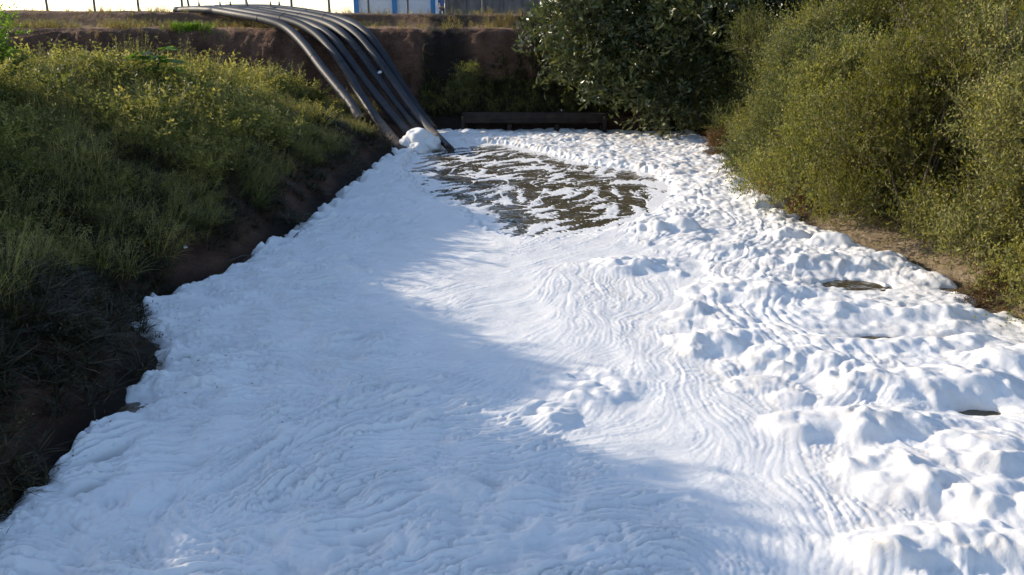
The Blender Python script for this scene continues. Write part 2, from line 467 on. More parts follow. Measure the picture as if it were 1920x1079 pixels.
for px, py, ax, ay in FLOW:
    a = G(px, py); b = G(px + 12 * ax, py + 12 * ay)
    th = math.atan2(b.y - a.y, b.x - a.x)
    w = 1.0 / (((Xs - a.x) ** 2 + (Ys - a.y) ** 2) / (.5 + .04 * a.y) ** 2 + .15) ** 1.6
    cs2 += w * math.cos(2 * th); sn2 += w * math.sin(2 * th)
th = .5 * np.arctan2(sn2, cs2) + .15 * n_mid[::4, ::4] + .22 * n_big[::4, ::4]
th = np.repeat(np.repeat(th, 4, 0), 4, 1)[:ny, :nx].astype(np.float32)
VX = np.cos(th); VY = np.sin(th)
def lic(N, steps, st, ya, yb):
    """smear noise along the flow lines, on the rows between the distances ya and yb"""
    a = max(0, int((ya - fy0) / RS)); b = min(ny, int((yb - fy0) / RS)); n = b - a
    vxf = VX[a:b].ravel(); vyf = VY[a:b].ravel(); nf = N[a:b].ravel()
    acc = nf.copy()
    jj, ii = np.meshgrid(np.arange(n, dtype=np.float32), np.arange(nx, dtype=np.float32), indexing='ij')
    for sgn in (1, -1):
        x = ii.ravel().copy(); y = jj.ravel().copy(); pvx = vxf * sgn; pvy = vyf * sgn
        for s in range(steps):
            idx = np.clip(y, 0, n - 1).astype(np.int32) * nx + np.clip(x, 0, nx - 1).astype(np.int32)
            vx = vxf[idx]; vy = vyf[idx]
            sg = np.where(vx * pvx + vy * pvy < 0, np.float32(-1), np.float32(1))
            vx *= sg; vy *= sg
            x += vx * np.float32(st); y += vy * np.float32(st); pvx, pvy = vx, vy
            acc += nf[idx]
    acc -= acc.mean()
    out = np.full((ny, nx), .8, np.float32)
    out[a:b] = (acc / acc.std()).reshape(n, nx)
    return out
W1 = lic(fnoise(7, .125, .22), 38, 2.2, 3, 17)
W2 = lic(fnoise(8, .36, .3), 28, 3.2, 3, 24)
rid = .75 * (1 - np.exp(-(W1 / .42) ** 2)) + .25 * np.clip(np.abs(W1), 0, 1.7) / 1.7   # flat-topped folds between thin creases
rid2 = (np.clip(np.abs(W2), 0, 1.7) / 1.7) ** .8
cur = np.array([(520, 1130), (560, 1165), (620, 1215), (680, 1290), (740, 1400), (800, 1480), (880, 1560), (960, 1610), (1079, 1620), (1400, 1620)])
cd = np.abs(PX - np.interp(PY, cur[:, 0], cur[:, 1])) / wpx
curm = np.exp(-(cd / .55) ** 2) * sstep(480, 560, PY)

wxn = .05 * n_mid + .02 * n_sml; wyn = .05 * np.roll(n_mid, 211, 1) + .02 * np.roll(n_sml, 133, 0)
c1 = caps(.85, .45, .85, 21, wxn * 2.2, wyn * 2.2, 1.35)
c2 = caps(.34, .40, .80, 22, wxn, wyn, 1.2)
c3 = caps(.15, .40, .80, 23, wxn * .6, wyn * .6, 1.15)
c4 = caps(.07, .40, .80, 24, wxn * .3, wyn * .3)
sel = sstep(-.5, .8, np.roll(n_big, 300, 0) + .3 * n_mid)

T = .11
base = T * np.sqrt(np.clip(dE / .30, 0, 1)) - .035 - .25 * sstep(0, -.25, dE)
h = base.copy()
near_amp = 1 - .35 * far
hq = blur(puff * (1 - far) * (.055 * c1 * (.35 + .65 * sel) + .035 * c2 * sel * sel), .04) + puff * (1 - far) * blur(.013 * c2 * (.3 + .7 * sel) + .016 * c3 * np.roll(sel, 90, 1) ** 2, .014)
h += hq
h += blur(puff * far * (.05 * c1 + .085 * c2 * (.35 + .65 * sel)), .03) + blur(puff * far * (.030 * c3 + .005 * c4), .018)
h += blur(puff2 * (.06 * c1 + .085 * c2 + .035 * c3), .016)
# single mounds measured in the photograph: px, py, half width (m), half depth (m), height (m)
MND = [(555, 838, .20, .16, .11), (1275, 440, .34, .28, .36), (1225, 440, .4, .3, .20), (1562, 468, .52, .24, .34), (1470, 452, .34, .26, .26), (1420, 560, 1.1, .55, .24), (1560, 505, 1.25, .34, .22), (1330, 655, .55, .34, .15), (1400, 645, .26, .22, .13), (1300, 600, .38, .2, .13),
       (1490, 690, .55, .40, .17), (1650, 735, .62, .6, .20), (1790, 745, .75, .55, .22), (1610, 815, 1.0, .36, .22), (1720, 660, .9, .3, .16), (1750, 605, .7, .3, .18), (1880, 700, .5, .4, .2), (1690, 925, .55, .42, .18), (1850, 870, .45, .5, .2),
       (1760, 1045, .8, .32, .24), (1890, 980, .4, .4, .22), (1870, 1060, .4, .25, .2), (1640, 600, .6, .3, .15), (1190, 512, .36, .16, .09), (1100, 748, .30, .22, .08), (1045, 800, .17, .15, .12), (1000, 790, .13, .12, .08), (1420, 735, .3, .25, .1), (1480, 760, .25, .2, .1),
       (660, 525, .22, .14, .09), (330, 690, .22, .25, .07), (160, 935, .2, .16, .08), (1420, 350, .7, .8, .22), (1370, 340, .5, .6, .2), (1330, 290, .7, .7, .2), (1440, 390, .6, .5, .2), (1395, 480, .8, .4, .12), (840, 950, .16, .13, .07), (910, 955, .14, .12, .06), (985, 950, .17, .13, .08), (1010, 1020, .2, .15, .08), (760, 1060, .2, .15, .08)]
mm = np.zeros_like(h)
for px, py, a, b, q in MND:
    g = G(px, py); a *= 1.15
    x0, x1 = max(0, int((g.x - 1.5 * a - fx0) / RS)), min(nx, int((g.x + 1.5 * a - fx0) / RS))
    y0, y1 = max(0, int((g.y - 1.5 * b - fy0) / RS)), min(ny, int((g.y + 1.5 * b - fy0) / RS))
    if x1 <= x0 or y1 <= y0: continue
    s = np.s_[y0:y1, x0:x1]
    d2 = ((X[s] - g.x + .10 * a * n_mid[s] + .03 * n_sml[s]) / a) ** 2 + ((Y[s] - g.y + .10 * b * np.roll(n_mid, 77, 1)[s]) / b) ** 2
    mm[s] = np.maximum(mm[s], q * np.clip(1 - d2, 0, 1) ** .8)
h += blur(mm * (.54 + .10 * c2), .04) + np.clip(mm * 7, 0, 1) * blur(.028 * c2 + .022 * c3 + .005 * c4, .013)
smooth = (1 - np.clip(puff * .95 + puff2 * .7 + mm * 6, 0, 1))
slack = 1 - sstep(-1.0, .8, X - np.interp(Y, [4, 6, 9, 12, 20, 30], [2.0, 1.4, -.6, -2.2, -2.0, 1.0]))
left_gain = .55 + .45 * sstep(-.8, 1.2, n_big + .4 * n_mid)
edgefade = sstep(.0, .4, dE)
h += edgefade * smooth * ((.0115 + .012 * curm + .095 * slack) * rid * (.2 + .8 * left_gain) * (.55 + .45 * sstep(-.6, .9, np.roll(n_mid, 500, 0))) + (.006 + .060 * slack) * rid2 * (.3 + .7 * left_gain) + (.003 + .010 * slack) * n_mid + .008 * n_big)
h += edgefade * puff * (1 - far) * (.011 * rid + .022 * rid2) * (1 - np.clip(mm * 3, 0, .8))
h += .006 * n_sml * edgefade * (puff * .7 + .12)
h = blur(h, .006)

# open water: the pool below the pipes and a few rents in the sheet
def inpoly(poly):
    m = np.zeros(X.shape, bool)
    n = len(poly)
    for i in range(n):
        (ax, ay), (bx_, by) = poly[i], poly[(i + 1) % n]
        c = ((ay > PY) != (by > PY)) & (PX < (bx_ - ax) * (PY - ay) / (by - ay + 1e-9) + ax)
        m ^= c
    return m.astype(np.float32)
pool = blur(inpoly([(800, 352), (770, 318), (790, 290), (850, 274), (930, 270), (1010, 288), (1100, 312), (1200, 322), (1245, 350), (1238, 378), (1190, 412), (1110, 434), (1010, 448), (940, 436), (905, 408), (890, 384), (840, 378)]), .42)
pn = .85 * fnoise(41, 1.5, .4) + .70 * lic(fnoise(42, .45, .4), 14, 2.5, 14, 31) + .45 * fnoise(43, .15, .5) + .25 * fnoise(45, .08, .4)
pn = pn / pn.std()
pn2 = np.abs(fnoise(44, 1.5, .35)); strand = np.exp(-(pn2 / .16) ** 2)            # long bright strands
fstr = pn * .9 + 1.7 * strand - .78 + 2.3 * (1 - sstep(.15, 1.0, pool))
ragged = sstep(.14, .36, pool + .04 * n_sml)
hp = .002 + .011 * np.clip(fstr, -2.2, .5)
h = h * (1 - ragged) + hp * ragged
film = (1 - sstep(.9, 1.7, dF + .18 * n_mid)) * sstep(-1.6, .2, X + .3 * n_big) * sstep(.0, .5, dR)      # thin smooth film in front of the culvert
h = h * (1 - film) + (.022 + .003 * n_mid) * film * edgefade + film * (1 - edgefade) * h
rent = np.zeros_like(h)
for px, py, a, b, ang in [(1605, 537, .50, .30, -.15), (1655, 638, .34, .13, -.1), (1835, 777, .26, .10, 0), (1760, 640, .35, .04, 0), (365, 682, .36, .10, .75), (455, 506, .28, .06, .5), (560, 440, .45, .05, .8), (340, 547, .5, .045, .5), (245, 775, .22, .09, .7), (190, 885, .22, .05, .9), (165, 940, .12, .05, .9), (1785, 545, .16, .1, -.4), (415, 530, .3, .03, .4), (1602, 468, .25, .07, -.5)]:
    g = G(px, py); c, s = math.cos(ang), math.sin(ang)
    u = (X - g.x) * c + (Y - g.y) * s; v = -(X - g.x) * s + (Y - g.y) * c
    d = (u / a) ** 2 + (v / b) ** 2 + .14 * n_sml + .12 * n_mid
    rent = np.maximum(rent, 1 - sstep(.7, 1.15, d)); h *= 1 - .75 * np.exp(-np.clip(d - 1, 0, 60) / (4.0 if px > 1000 else 1.5))
h = h * (1 - rent) - .10 * rent
tan = np.clip(puff * (.35 + .65 * far) * sstep(-.2, 1.5, n_mid + c2) + .7 * curm * (1 - rid) + mm * .8, 0, 1)  # tan on puffs and mounds, and in the creases along the current

# mesh it: finer towards the near end
ys = [4.1]
while ys[-1] < fy1 - .1:
    D = ys[-1]
    ys.append(D + min(.044, max(.0135, .0135 * (D / 8.0))))
ys = np.array(ys); NX = 800
lo = np.maximum(np.maximum(XL(ys) - .6, -.62 * ys - 2.0), fx0 + .05); hi = np.minimum(np.minimum(XR(ys) + .6, .62 * ys + 2.0), fx1 - .05)
tt = np.linspace(0, 1, NX)
FX = lo[:, None] + (hi - lo)[:, None] * tt[None]; FY = np.repeat(ys[:, None], NX, 1)
def samp(a, x, y):
    u = (x - fx0) / RS; v = (y - fy0) / RS
    i = np.clip(u.astype(int), 0, nx - 2); j = np.clip(v.astype(int), 0, ny - 2)
    fu = np.clip(u - i, 0, 1); fv = np.clip(v - j, 0, 1)
    return (a[j, i] * (1 - fu) + a[j, i + 1] * fu) * (1 - fv) + (a[j + 1, i] * (1 - fu) + a[j + 1, i + 1] * fu) * fv
FZ = samp(h, FX, FY)
fm = np_mesh('foam', np.stack([FX, FY, FZ], -1).reshape(-1, 3), grid_faces(len(ys), NX), True)
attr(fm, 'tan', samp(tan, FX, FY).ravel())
tag(link('foam', fm, M['foam']), 'thick white foam blanket covering the whole water channel', 'foam', kind='stuff')

# heap of foam between the pipe ends
def lump(lobes, seed, sub=4):
    bm = bmesh.new(); bmesh.ops.create_icosphere(bm, subdivisions=sub, radius=1.0)
    D = np.array([v.co[:] for v in bm.verts]); F = np.array([[v.index for v in f.verts] for f in bm.faces]); bm.free()
    rr = np.random.default_rng(seed); out = []
    for c, r, sq in lobes:
        n = .10 * np.sin(D[:, 0] * 5 + rr.random() * 6) * np.sin(D[:, 1] * 4.2 + rr.random() * 6) + .07 * np.sin(D[:, 2] * 7 + D[:, 0] * 6 + rr.random() * 6)
        bumpy = np.zeros(len(D))
        for q in range(26):
            a = rr.normal(size=3); a /= np.linalg.norm(a)
            bumpy = np.maximum(bumpy, np.clip((D @ a - .86) / .14, 0, 1) ** .5 * rr.uniform(.08, .17))
        P = D * (r * (1 + n + bumpy))[:, None] * (1, 1, sq) + np.array(c)
        out.append((P, F))
    return merge(out)
g = G(786, 284)
v, f = lump([((-.05, .15, .30), .44, .85), ((.30, .05, .20), .34, .8), ((-.30, .05, .22), .30, .8), ((.02, -.38, .12), .27, .75), ((-.42, -.45, .05), .16, .6)], 4)
o = link('foam_heap', np_mesh('foam_heap', v, f, True), M['foam']); o.location = (g.x, g.y, 0)
tag(o, 'rounded heap of pale foam piled between the pipe ends', 'foam')

# ------------------------------------------------------------------ pipes
def make_pipe(pts, label, cut=False, mud=1.6, joints=(.3, .62), r=.158, rod=None):
    W = [PD(*p) for p in pts]
    P = spline(W, 90)
    loc = P[-1].copy(); P = P - loc
    L = np.concatenate([[0], np.cumsum(np.linalg.norm(np.diff(P, axis=0), axis=1))])
    k = len(P)
    if cut: k = int(np.searchsorted(L, L[-1] - 1.05))
    v, f = tube(P[:k], r, 20)
    vi, fi = tube(P[:k], r - .022, 20)
    n = len(v)
    ring = [((k - 1) * 20 + j, (k - 1) * 20 + (j + 1) % 20, n + (k - 1) * 20 + (j + 1) % 20, n + (k - 1) * 20 + j) for j in range(20)]
    F = np.vstack([f, fi[:, ::-1] + n, np.array(ring)])
    me = np_mesh('pipe', np.vstack([v, vi]), F, True)
    am = np.repeat(np.clip((L[:k] - (L[-1] - mud)) / 1.0, 0, 1), 20)
    attr(me, 'mud', np.concatenate([am, am]))
    o = link('pipe', me, M['pipe']); o.location = loc
    tag(o, label, 'pipe', 'black pipes running down the bank into the foam')
    for t in joints:
        i = int(t * 89)
        Q = np.stack([P[i] + (P[i + 1] - P[i]) / np.linalg.norm(P[i + 1] - P[i]) * s for s in (-.02, -.012, .012, .02)])
        v, f = tube(Q, [r * .99, r * 1.055, r * 1.055, r * .99], 20)
        link('weld_ring', np_mesh('weld_ring', v, f, True), M['pipe'], o)
    if cut:
        Q = P[k - 2:]
        v, f = tube(Q, r, 12, a0=math.pi * .62, a1=math.pi * 1.68, closed=False)
        v2, f2 = tube(Q, r - .022, 12, a0=math.pi * .62, a1=math.pi * 1.68, closed=False)
        n = len(v); m = len(Q)
        rim = [(i * 12, (i + 1) * 12, n + (i + 1) * 12, n + i * 12) for i in range(m - 1)] + [(i * 12 + 11, n + i * 12 + 11, n + (i + 1) * 12 + 11, (i + 1) * 12 + 11) for i in range(m - 1)]
        rim += [((m - 1) * 12 + j, (m - 1) * 12 + j + 1, n + (m - 1) * 12 + j + 1, n + (m - 1) * 12 + j) for j in range(11)]
        me = np_mesh('cut_end', np.vstack([v, v2]), np.vstack([f, f2[:, ::-1] + n, np.array(rim)]), True)
        attr(me, 'mud', np.concatenate([np.zeros(n), np.full(n, .5)]))
        link('cut_end', me, M['pipe'], o)
    if rod:
        i = rod
        a = P[i] + np.array([0, .02, r * .9])
        Q = np.array([a, a + (0, 0, .07), a + (0, 0, .075), a + (0, 0, .16), a + (0, 0, .165), a + (0, 0, .75)])
        v, f = tube(Q, [.05, .05, .035, .035, .016, .014], 8)
        link('vent_rod', np_mesh('vent_rod', v, f, True), M['post'], o)
    return o
make_pipe([(330, 20, 39.6), (385, 19, 37.9), (450, 29, 35.9), (505, 40, 34.7), (540, 55, 33.9), (572, 86, 32.6), (604, 128, 31.2), (640, 172, 29.8), (662, 200, 28.9), (676, 226, 28.2)],
          'leftmost black pipe, ending in the grass of the left bank', mud=.8, rod=8)
make_pipe([(345, 19, 40.4), (420, 19, 37.9), (490, 29, 35.9), (548, 41, 34.7), (588, 61, 33.7), (622, 95, 32.6), (655, 142, 31.4), (688, 197, 29.9), (722, 243, 28.2), (758, 285, 26.5)],
          'second black pipe from the left, mud-stained, ending left of the foam heap', mud=2.9, rod=9)
make_pipe([(365, 18, 41.0), (440, 18, 38.4), (510, 28, 36.4), (575, 43, 35.1), (618, 67, 33.6), (648, 103, 32.6), (683, 151, 31.5), (718, 195, 30.3), (770, 256, 28.5)],
          'third black pipe from the left, running down behind the foam heap', mud=.9, rod=10)
make_pipe([(385, 17, 41.6), (465, 18, 38.8), (540, 28, 36.8), (600, 41, 35.3), (640, 62, 33.9), (676, 102, 32.8), (707, 145, 31.9), (742, 193, 30.8), (785, 246, 29.3)],
          'fourth black pipe from the left with a white scrap beside it', mud=1.0, rod=11)
make_pipe([(405, 16, 42.2), (490, 17, 39.2), (570, 27, 36.6), (630, 41, 35.1), (668, 65, 33.8), (702, 104, 32.7), (735, 150, 31.7), (772, 202, 30.1), (806, 244, 28.4), (843, 283, 26.3)],
          'fifth black pipe, its lower end cut open like a gutter above the pool', cut=True, mud=2.4, rod=12)
make_pipe([(425, 15, 42.8), (510, 16, 39.8), (590, 26, 37.0), (650, 40, 35.3), (688, 64, 33.9), (722, 108, 32.9), (755, 163, 31.9), (784, 206, 31.0), (812, 243, 30.0)],
          'rightmost black pipe, half hidden behind the cut-open one', mud=.8, rod=13)

# ------------------------------------------------------------------ culvert
cl = PD(866, 243, 31.3).x; cr = PD(1136, 243, 31.3).x; cw = cr - cl
root = empty('culvert', ((cl + cr) / 2, 31.45, 0))
v, f = box(0, .1, .50, cw, .55, .34); link('beam', bevel_mesh('beam', v, f, .03, .012, 5, 1), M['concrete'], root)
for i, t in enumerate((-.485, -.17, .16, .485)):
    v, f = box(t * cw, .14, .08, .24 if abs(t) > .4 else .17, .42, .42)
    link('pier', bevel_mesh('pier', v, f, .02, .008, 2, i), M['concrete'], root)
v, f = box(0, .62, .1, cw, .1, .7); link('back_wall', bevel_mesh('back_wall', v, f, .01), M['concrete'], root)
for i, t in enumerate((-.47, .47)):
    v, f = box(t * cw + math.copysign(.1, t), -.02, .22, .12, .75, .72); link('wing_wall', bevel_mesh('wing_wall', v, f, .02, .008, 2, 9 + i), M['concrete'], root)
tag(root, 'low stained concrete culvert under the far bank', 'culvert')

# ------------------------------------------------------------------ fence, building and wall beyond the bank
fr = empty('wire_fence', (-12, 40, float(ground_z(-12, 40))))
FP = [89, 178, 260, 342, 463, 547, 618, 691, 764, 836, 905]
tops = []
for i, px in enumerate(FP):
    g = PD(px, 20, 40.2); z0 = float(ground_z(g.x, 40.2))
    hh = 2.3
    le = random.uniform(-.05, .05)
    P = np.array([(g.x, 40.2, z0 - .2), (g.x + le, 40.2, z0 + hh), (g.x + le - .05, 40.0, z0 + hh + .35)]) - np.array(fr.location)
    v, f = tube(P, .055, 8); link('post', np_mesh('post', v, f, True), M['post'], fr)
    tops.append((g.x, le, z0))
g = PD(353, 20, 40.2); z0 = float(ground_z(g.x, 40.2))
v, f = tube(np.array([(g.x + .12, 40.1, z0 - .2), (g.x - .1, 40.1, z0 + 2.2)]) - np.array(fr.location), .05, 8); link('brace', np_mesh('brace', v, f, True), M['post'], fr)
for hz in (.75, 1.2, 1.65, 2.1):
    P = []
    for (x, le, z0), (x2, le2, z02) in zip(tops[:-1], tops[1:]):
        for t in (0, .5): P.append((x + (x2 - x) * t + le * hz / 2.3, 40.2, z0 + (z02 - z0) * t + hz - .03 * math.sin(math.pi * t)))
    v, f = tube(np.array(P) - np.array(fr.location), .006, 4); link('wire', np_mesh('wire', v, f), M['post'], fr)
tag(fr, 'wire fence of grey posts on top of the far bank', 'fence')

bx0 = PD(668, 20, 60).x; bx1 = PD(812, 20, 60).x; zb = float(ground_z((bx0 + bx1) / 2, 60))
br = empty('building', ((bx0 + bx1) / 2, 60, zb))
bw = bx1 - bx0
for i in range(2):
    v, f = box((i - .5) * bw / 2, .2, 1.7, bw / 2 - .06, .2, 3.6)
    link('wall_panel', bevel_mesh('wall_panel', v, f, .01), M['white'], br)
v, f = box(0, 4.2, 1.7, bw, 7.7, 3.5); link('rear_wall', bevel_mesh('rear_wall', v, f, .02), M['white'], br)
for x in (-bw / 2, 0, bw / 2):
    v, f = box(x, .06, 1.7, .30, .3, 3.7); link('column', bevel_mesh('column', v, f, .015), M['blue'], br)
v, f = box(0, 4, 3.75, bw + .8, 9, .3); link('roof', bevel_mesh('roof', v, f, .03), M['blue'], br)
tag(br, 'white low building with blue columns behind the fence', 'building')

wx0 = PD(838, 20, 57).x; wx1 = PD(1010, 20, 57).x; zb = float(ground_z((wx0 + wx1) / 2, 57))
wr = empty('boundary_wall', ((wx0 + wx1) / 2, 57, zb))
npan = 5; pw = (wx1 - wx0) / npan
for i in range(npan):
    v, f = box((i - (npan - 1) / 2) * pw, 0, 1.2, pw - .14, .1, 2.6); link('panel', bevel_mesh('panel', v, f, .015, .01, 3, i), M['greywall'], wr)
for i in range(npan + 1):
    v, f = box((i - npan / 2) * pw, -.02, 1.25, .16, .18, 2.8); link('post', bevel_mesh('wall_post', v, f, .015), M['greywall'], wr)
tag(wr, 'weathered grey panel wall to the right of the white building', 'wall')

# ------------------------------------------------------------------ person by the wall (only the legs reach into the picture)
def person(loc, rz):
    root = empty('person', loc); root.rotation_euler = (0, 0, rz)
    def skin(name, pts, edges, rad, mat, sub=2):
        me = bpy.data.meshes.new(name); me.from_pydata(pts, edges, [])
        o = link(name, me, mat, root)
        md = o.modifiers.new('s', 'SKIN'); md.use_smooth_shade = True
        for i, r in enumerate(rad): me.skin_vertices[0].data[i].radius = r if isinstance(r, tuple) else (r, r)
        me.skin_vertices[0].data[0].use_root = True
        o.modifiers.new('d', 'SUBSURF').levels = sub
        o.modifiers['d'].render_levels = sub
        return o
    pts = [(0, 0, .95), (0, 0, 1.12), (0, .02, 1.32), (0, .02, 1.46), (0, .0, 1.55), (0, -.02, 1.68),
           (.1, 0, .90), (.13, -.05, .50), (.15, .03, .09), (.16, -.13, .04), (-.1, 0, .90), (-.16, -.04, .50), (-.22, .06, .09), (-.23, -.10, .04),
           (.19, .02, 1.42), (.24, .02, 1.14), (.22, -.16, .95), (-.19, .02, 1.42), (-.25, .02, 1.14), (-.22, -.14, .94)]
    ed = [(0, 1), (1, 2), (2, 3), (3, 4), (4, 5), (0, 6), (6, 7), (7, 8), (8, 9), (0, 10), (10, 11), (11, 12), (12, 13), (3, 14), (14, 15), (15, 16), (3, 17), (17, 18), (18, 19)]
    rd = [(.15, .11), (.14, .10), (.17, .11), (.08, .07), .055, (.085, .10), .085, .06, .042, .04, .085, .06, .042, .04, .055, .043, .032, .055, .043, .032]
    skin('body', pts, ed, rd, M['skin'])
    skin('jeans', [(0, 0, .98), (.1, 0, .88), (.13, -.05, .50), (.15, .03, .13), (-.1, 0, .88), (-.16, -.04, .50), (-.22, .06, .13)], [(0, 1), (1, 2), (2, 3), (0, 4), (4, 5), (5, 6)],
         [(.165, .125), .10, .076, .062, .10, .076, .062], M['jeans'])
    skin('shirt', [(0, 0, .98), (0, 0, 1.14), (0, .02, 1.33), (0, .02, 1.45), (.19, .02, 1.42), (.235, .02, 1.22), (-.19, .02, 1.42), (-.24, .02, 1.22)], [(0, 1), (1, 2), (2, 3), (3, 4), (4, 5), (3, 6), (6, 7)],
         [(.175, .13), (.165, .12), (.19, .13), (.09, .085), .075, .062, .075, .062], M['shirt'])
    skin('hair', [(0, .0, 1.70), (0, .02, 1.745), (0, .06, 1.66)], [(0, 1), (0, 2)], [(.09, .10), (.07, .08), (.07, .06)], M['hair'], 2)
    for s in (.16, -.22):
        skin('shoe', [(s, .08, .05), (s, -.06, .045), (s, -.17, .035)], [(0, 1), (1, 2)], [(.055, .05), (.06, .045), (.045, .03)], M['bag'], 1)
    for sx, hx, hy, hz in ((1, .22, -.18, .90), (-1, -.22, -.16, .89)):
        pts = [(hx, hy, hz), (hx, hy - .01, hz - .06)]; ed = [(0, 1)]; rd = [.026, .03]
        for q, l in ((-1.5, .06), (-.5, .075), (.5, .08), (1.5, .065)):
            i = len(pts); pts += [(hx, hy - .015 + q * .017, hz - .09), (hx - sx * .012, hy - .015 + q * .017, hz - .09 - l)]; ed += [(1, i), (i, i + 1)]; rd += [.010, .008]
        i = len(pts); pts += [(hx - sx * .02, hy - .05, hz - .06), (hx - sx * .025, hy - .055, hz - .10)]; ed += [(0, i), (i, i + 1)]; rd += [.011, .009]
        skin('hand', pts, ed, rd, M['skin'], 1)
    return root
g = PD(829, 27, 55.5)
p_ = person((g.x, 55.5, float(ground_z(g.x, 55.5))), .5)
tag(p_, 'person in dark blue jeans standing beside the grey wall', 'person')

# ------------------------------------------------------------------ foliage builders
def unit(a): return a / (np.linalg.norm(a, axis=-1, keepdims=True) + 1e-9)
def leaf_quads(B, Dv, Nn, L, Wd, fold=.15, base=.0):
    """diamond leaves: base, side, tip, side"""
    S = unit(np.cross(Dv, Nn)); N2 = np.cross(S, Dv)
    L = L[:, None]; Wd = Wd[:, None]
    m = B + Dv * L * .45
    V = np.stack([B, m + S * Wd * .5 + N2 * Wd * fold, B + Dv * L, m - S * Wd * .5 + N2 * Wd * fold], 1).reshape(-1, 3)
    F = np.arange(len(B) * 4).reshape(-1, 4)
    return V, F
def rand_dir(n, r): return unit(r.normal(size=(n, 3)))
def sprigs(O, Dv, L, K, ll, lw, r, droop=.25, spread=1.0, twig=.004):
    """twigs with leaves along both sides; returns leaves (V,F) and twigs (V,F)"""
    n = len(O)
    t = (np.arange(K) + .6) / K
    side = unit(np.cross(Dv, rand_dir(n, r)))
    bend = unit(rand_dir(n, r) * (1, 1, .4)) * .25
    def at(tt):
        return O[:, None] + (Dv * L[:, None])[:, None] * tt[None, :, None] + (bend * L[:, None])[:, None] * (tt ** 2)[None, :, None] - np.array([0, 0, 1.0]) * (droop * L)[:, None, None] * (tt ** 2)[None, :, None]
    P = at(t)
    sg = np.where(np.arange(K) % 2, 1.0, -1.0)[None, :, None]
    nrm = np.cross(side, Dv)
    ldir = unit(Dv[:, None] * .75 + side[:, None] * sg * spread + r.normal(size=(n, K, 3)) * .38)
    lnrm = unit(nrm[:, None] + r.normal(size=(n, K, 3)) * .55)
    ls = ll * r.uniform(.6, 1.25, (n, K)); ws = lw * r.uniform(.7, 1.2, (n, K))
    LV = leaf_quads(P.reshape(-1, 3), ldir.reshape(-1, 3), lnrm.reshape(-1, 3), ls.ravel(), ws.ravel())
    tp = at(np.array([0, .5, 1.0]))
    w = side[:, None] * twig * np.array([1, .7, .25])[None, :, None]
    TV = np.stack([tp - w, tp + w], 2).reshape(-1, 3)
    i0 = np.arange(n) * 6
    TF = np.concatenate([np.stack([i0, i0 + 1, i0 + 3, i0 + 2], 1), np.stack([i0 + 2, i0 + 3, i0 + 5, i0 + 4], 1)])
    return LV, (TV, TF)
def lobes_sample(lobes, n, r, lo=.55):
    w = np.array([l[1] ** 2 for l in lobes]); k = r.choice(len(lobes), n, p=w / w.sum())
    C = np.array([l[0] for l in lobes])[k]; Rd = np.array([l[1] for l in lobes])[k]; Q = np.array([l[2] for l in lobes])[k]
    d = rand_dir(n, r); d[:, 2] = np.where(d[:, 2] < -.35, -d[:, 2], d[:, 2])
    f = lo + (1 - lo) * r.random(n) ** .6
    P = C + d * (Rd * f)[:, None] * np.stack([np.ones(n), np.ones(n), Q], 1)
    return P, d
def build_shrub(seed, hgt, wid, n, ll, lw, K=14, L=(.35, .7), droop=.2, nl=14, wisp=.16):
    r = np.random.default_rng(seed)
    lobes = []
    for i in range(nl):
        a = r.uniform(0, 6.28); q = r.uniform(.1, .62) * wid / 2; z = hgt * r.uniform(.15, .85)
        lobes.append(((q * math.cos(a) * 1.1, q * math.sin(a) * 1.1, z), wid * r.uniform(.13, .26), r.uniform(.8, 1.2)))
    for i in range(7):
        a = i * .9 + r.uniform(-.3, .3); lobes.append(((wid * .40 * math.cos(a), wid * .40 * math.sin(a), hgt * .13), wid * .17, .8))
    lobes.append(((0, 0, hgt * .45), wid * .30, 1.1))
    P, d = lobes_sample(lobes, n, r, .45)
    P[:, 2] = np.maximum(P[:, 2], .05)
    Dv = unit(d * (1, 1, .5) + (0, 0, .55) + r.normal(size=(n, 3)) * .35)
    Ls = r.uniform(*L, n)
    k = r.random(n) < wisp
    Ls[k] *= 1.9; Dv[k] = unit(Dv[k] + (0, 0, .8))
    lv, tw = sprigs(P - Dv * Ls[:, None] * .4, Dv, Ls, K, ll, lw, r, droop)
    st = []
    for i in range(9):
        a = r.uniform(0, 6.28); t_ = lobes[i % len(lobes)][0]
        Q = spline([(.12 * math.cos(a), .12 * math.sin(a), -.25), (t_[0] * .4 + .1 * math.cos(a), t_[1] * .4, t_[2] * .5), (t_[0], t_[1], t_[2] + hgt * .15)], 8)
        st.append(tube(Q, np.linspace(.03, .008, 8) * hgt / 2.5, 6))
    return lv, tw, merge(st)
def shrub_meshes(*a, **k):
    lv, tw, st = build_shrub(*a, **k)
    return np_mesh('crown', *lv), np_mesh('twigs', *tw), np_mesh('stems', *st, True)
def put_shrub(name, meshes, lm, loc, rz, s, label, cat='shrub', group=None, sz=None):
    root = empty(name, loc); root.rotation_euler = (0, 0, rz); root.scale = (s, s, sz or s)
    for nm, me, mt in (('crown', meshes[0], lm), ('twigs', meshes[1], M['twig']), ('stems', meshes[2], M['twig'])):
        o = link(nm, me, mt, root)
        if mt is lm and me.materials[0] is not lm:
            o.material_slots[0].link = 'OBJECT'; o.material_slots[0].material = lm
    tag(root, label, cat, group)
    return root
def on_ground(x, y, dz=0): return (x, y, float(ground_z(x, y)) + dz)

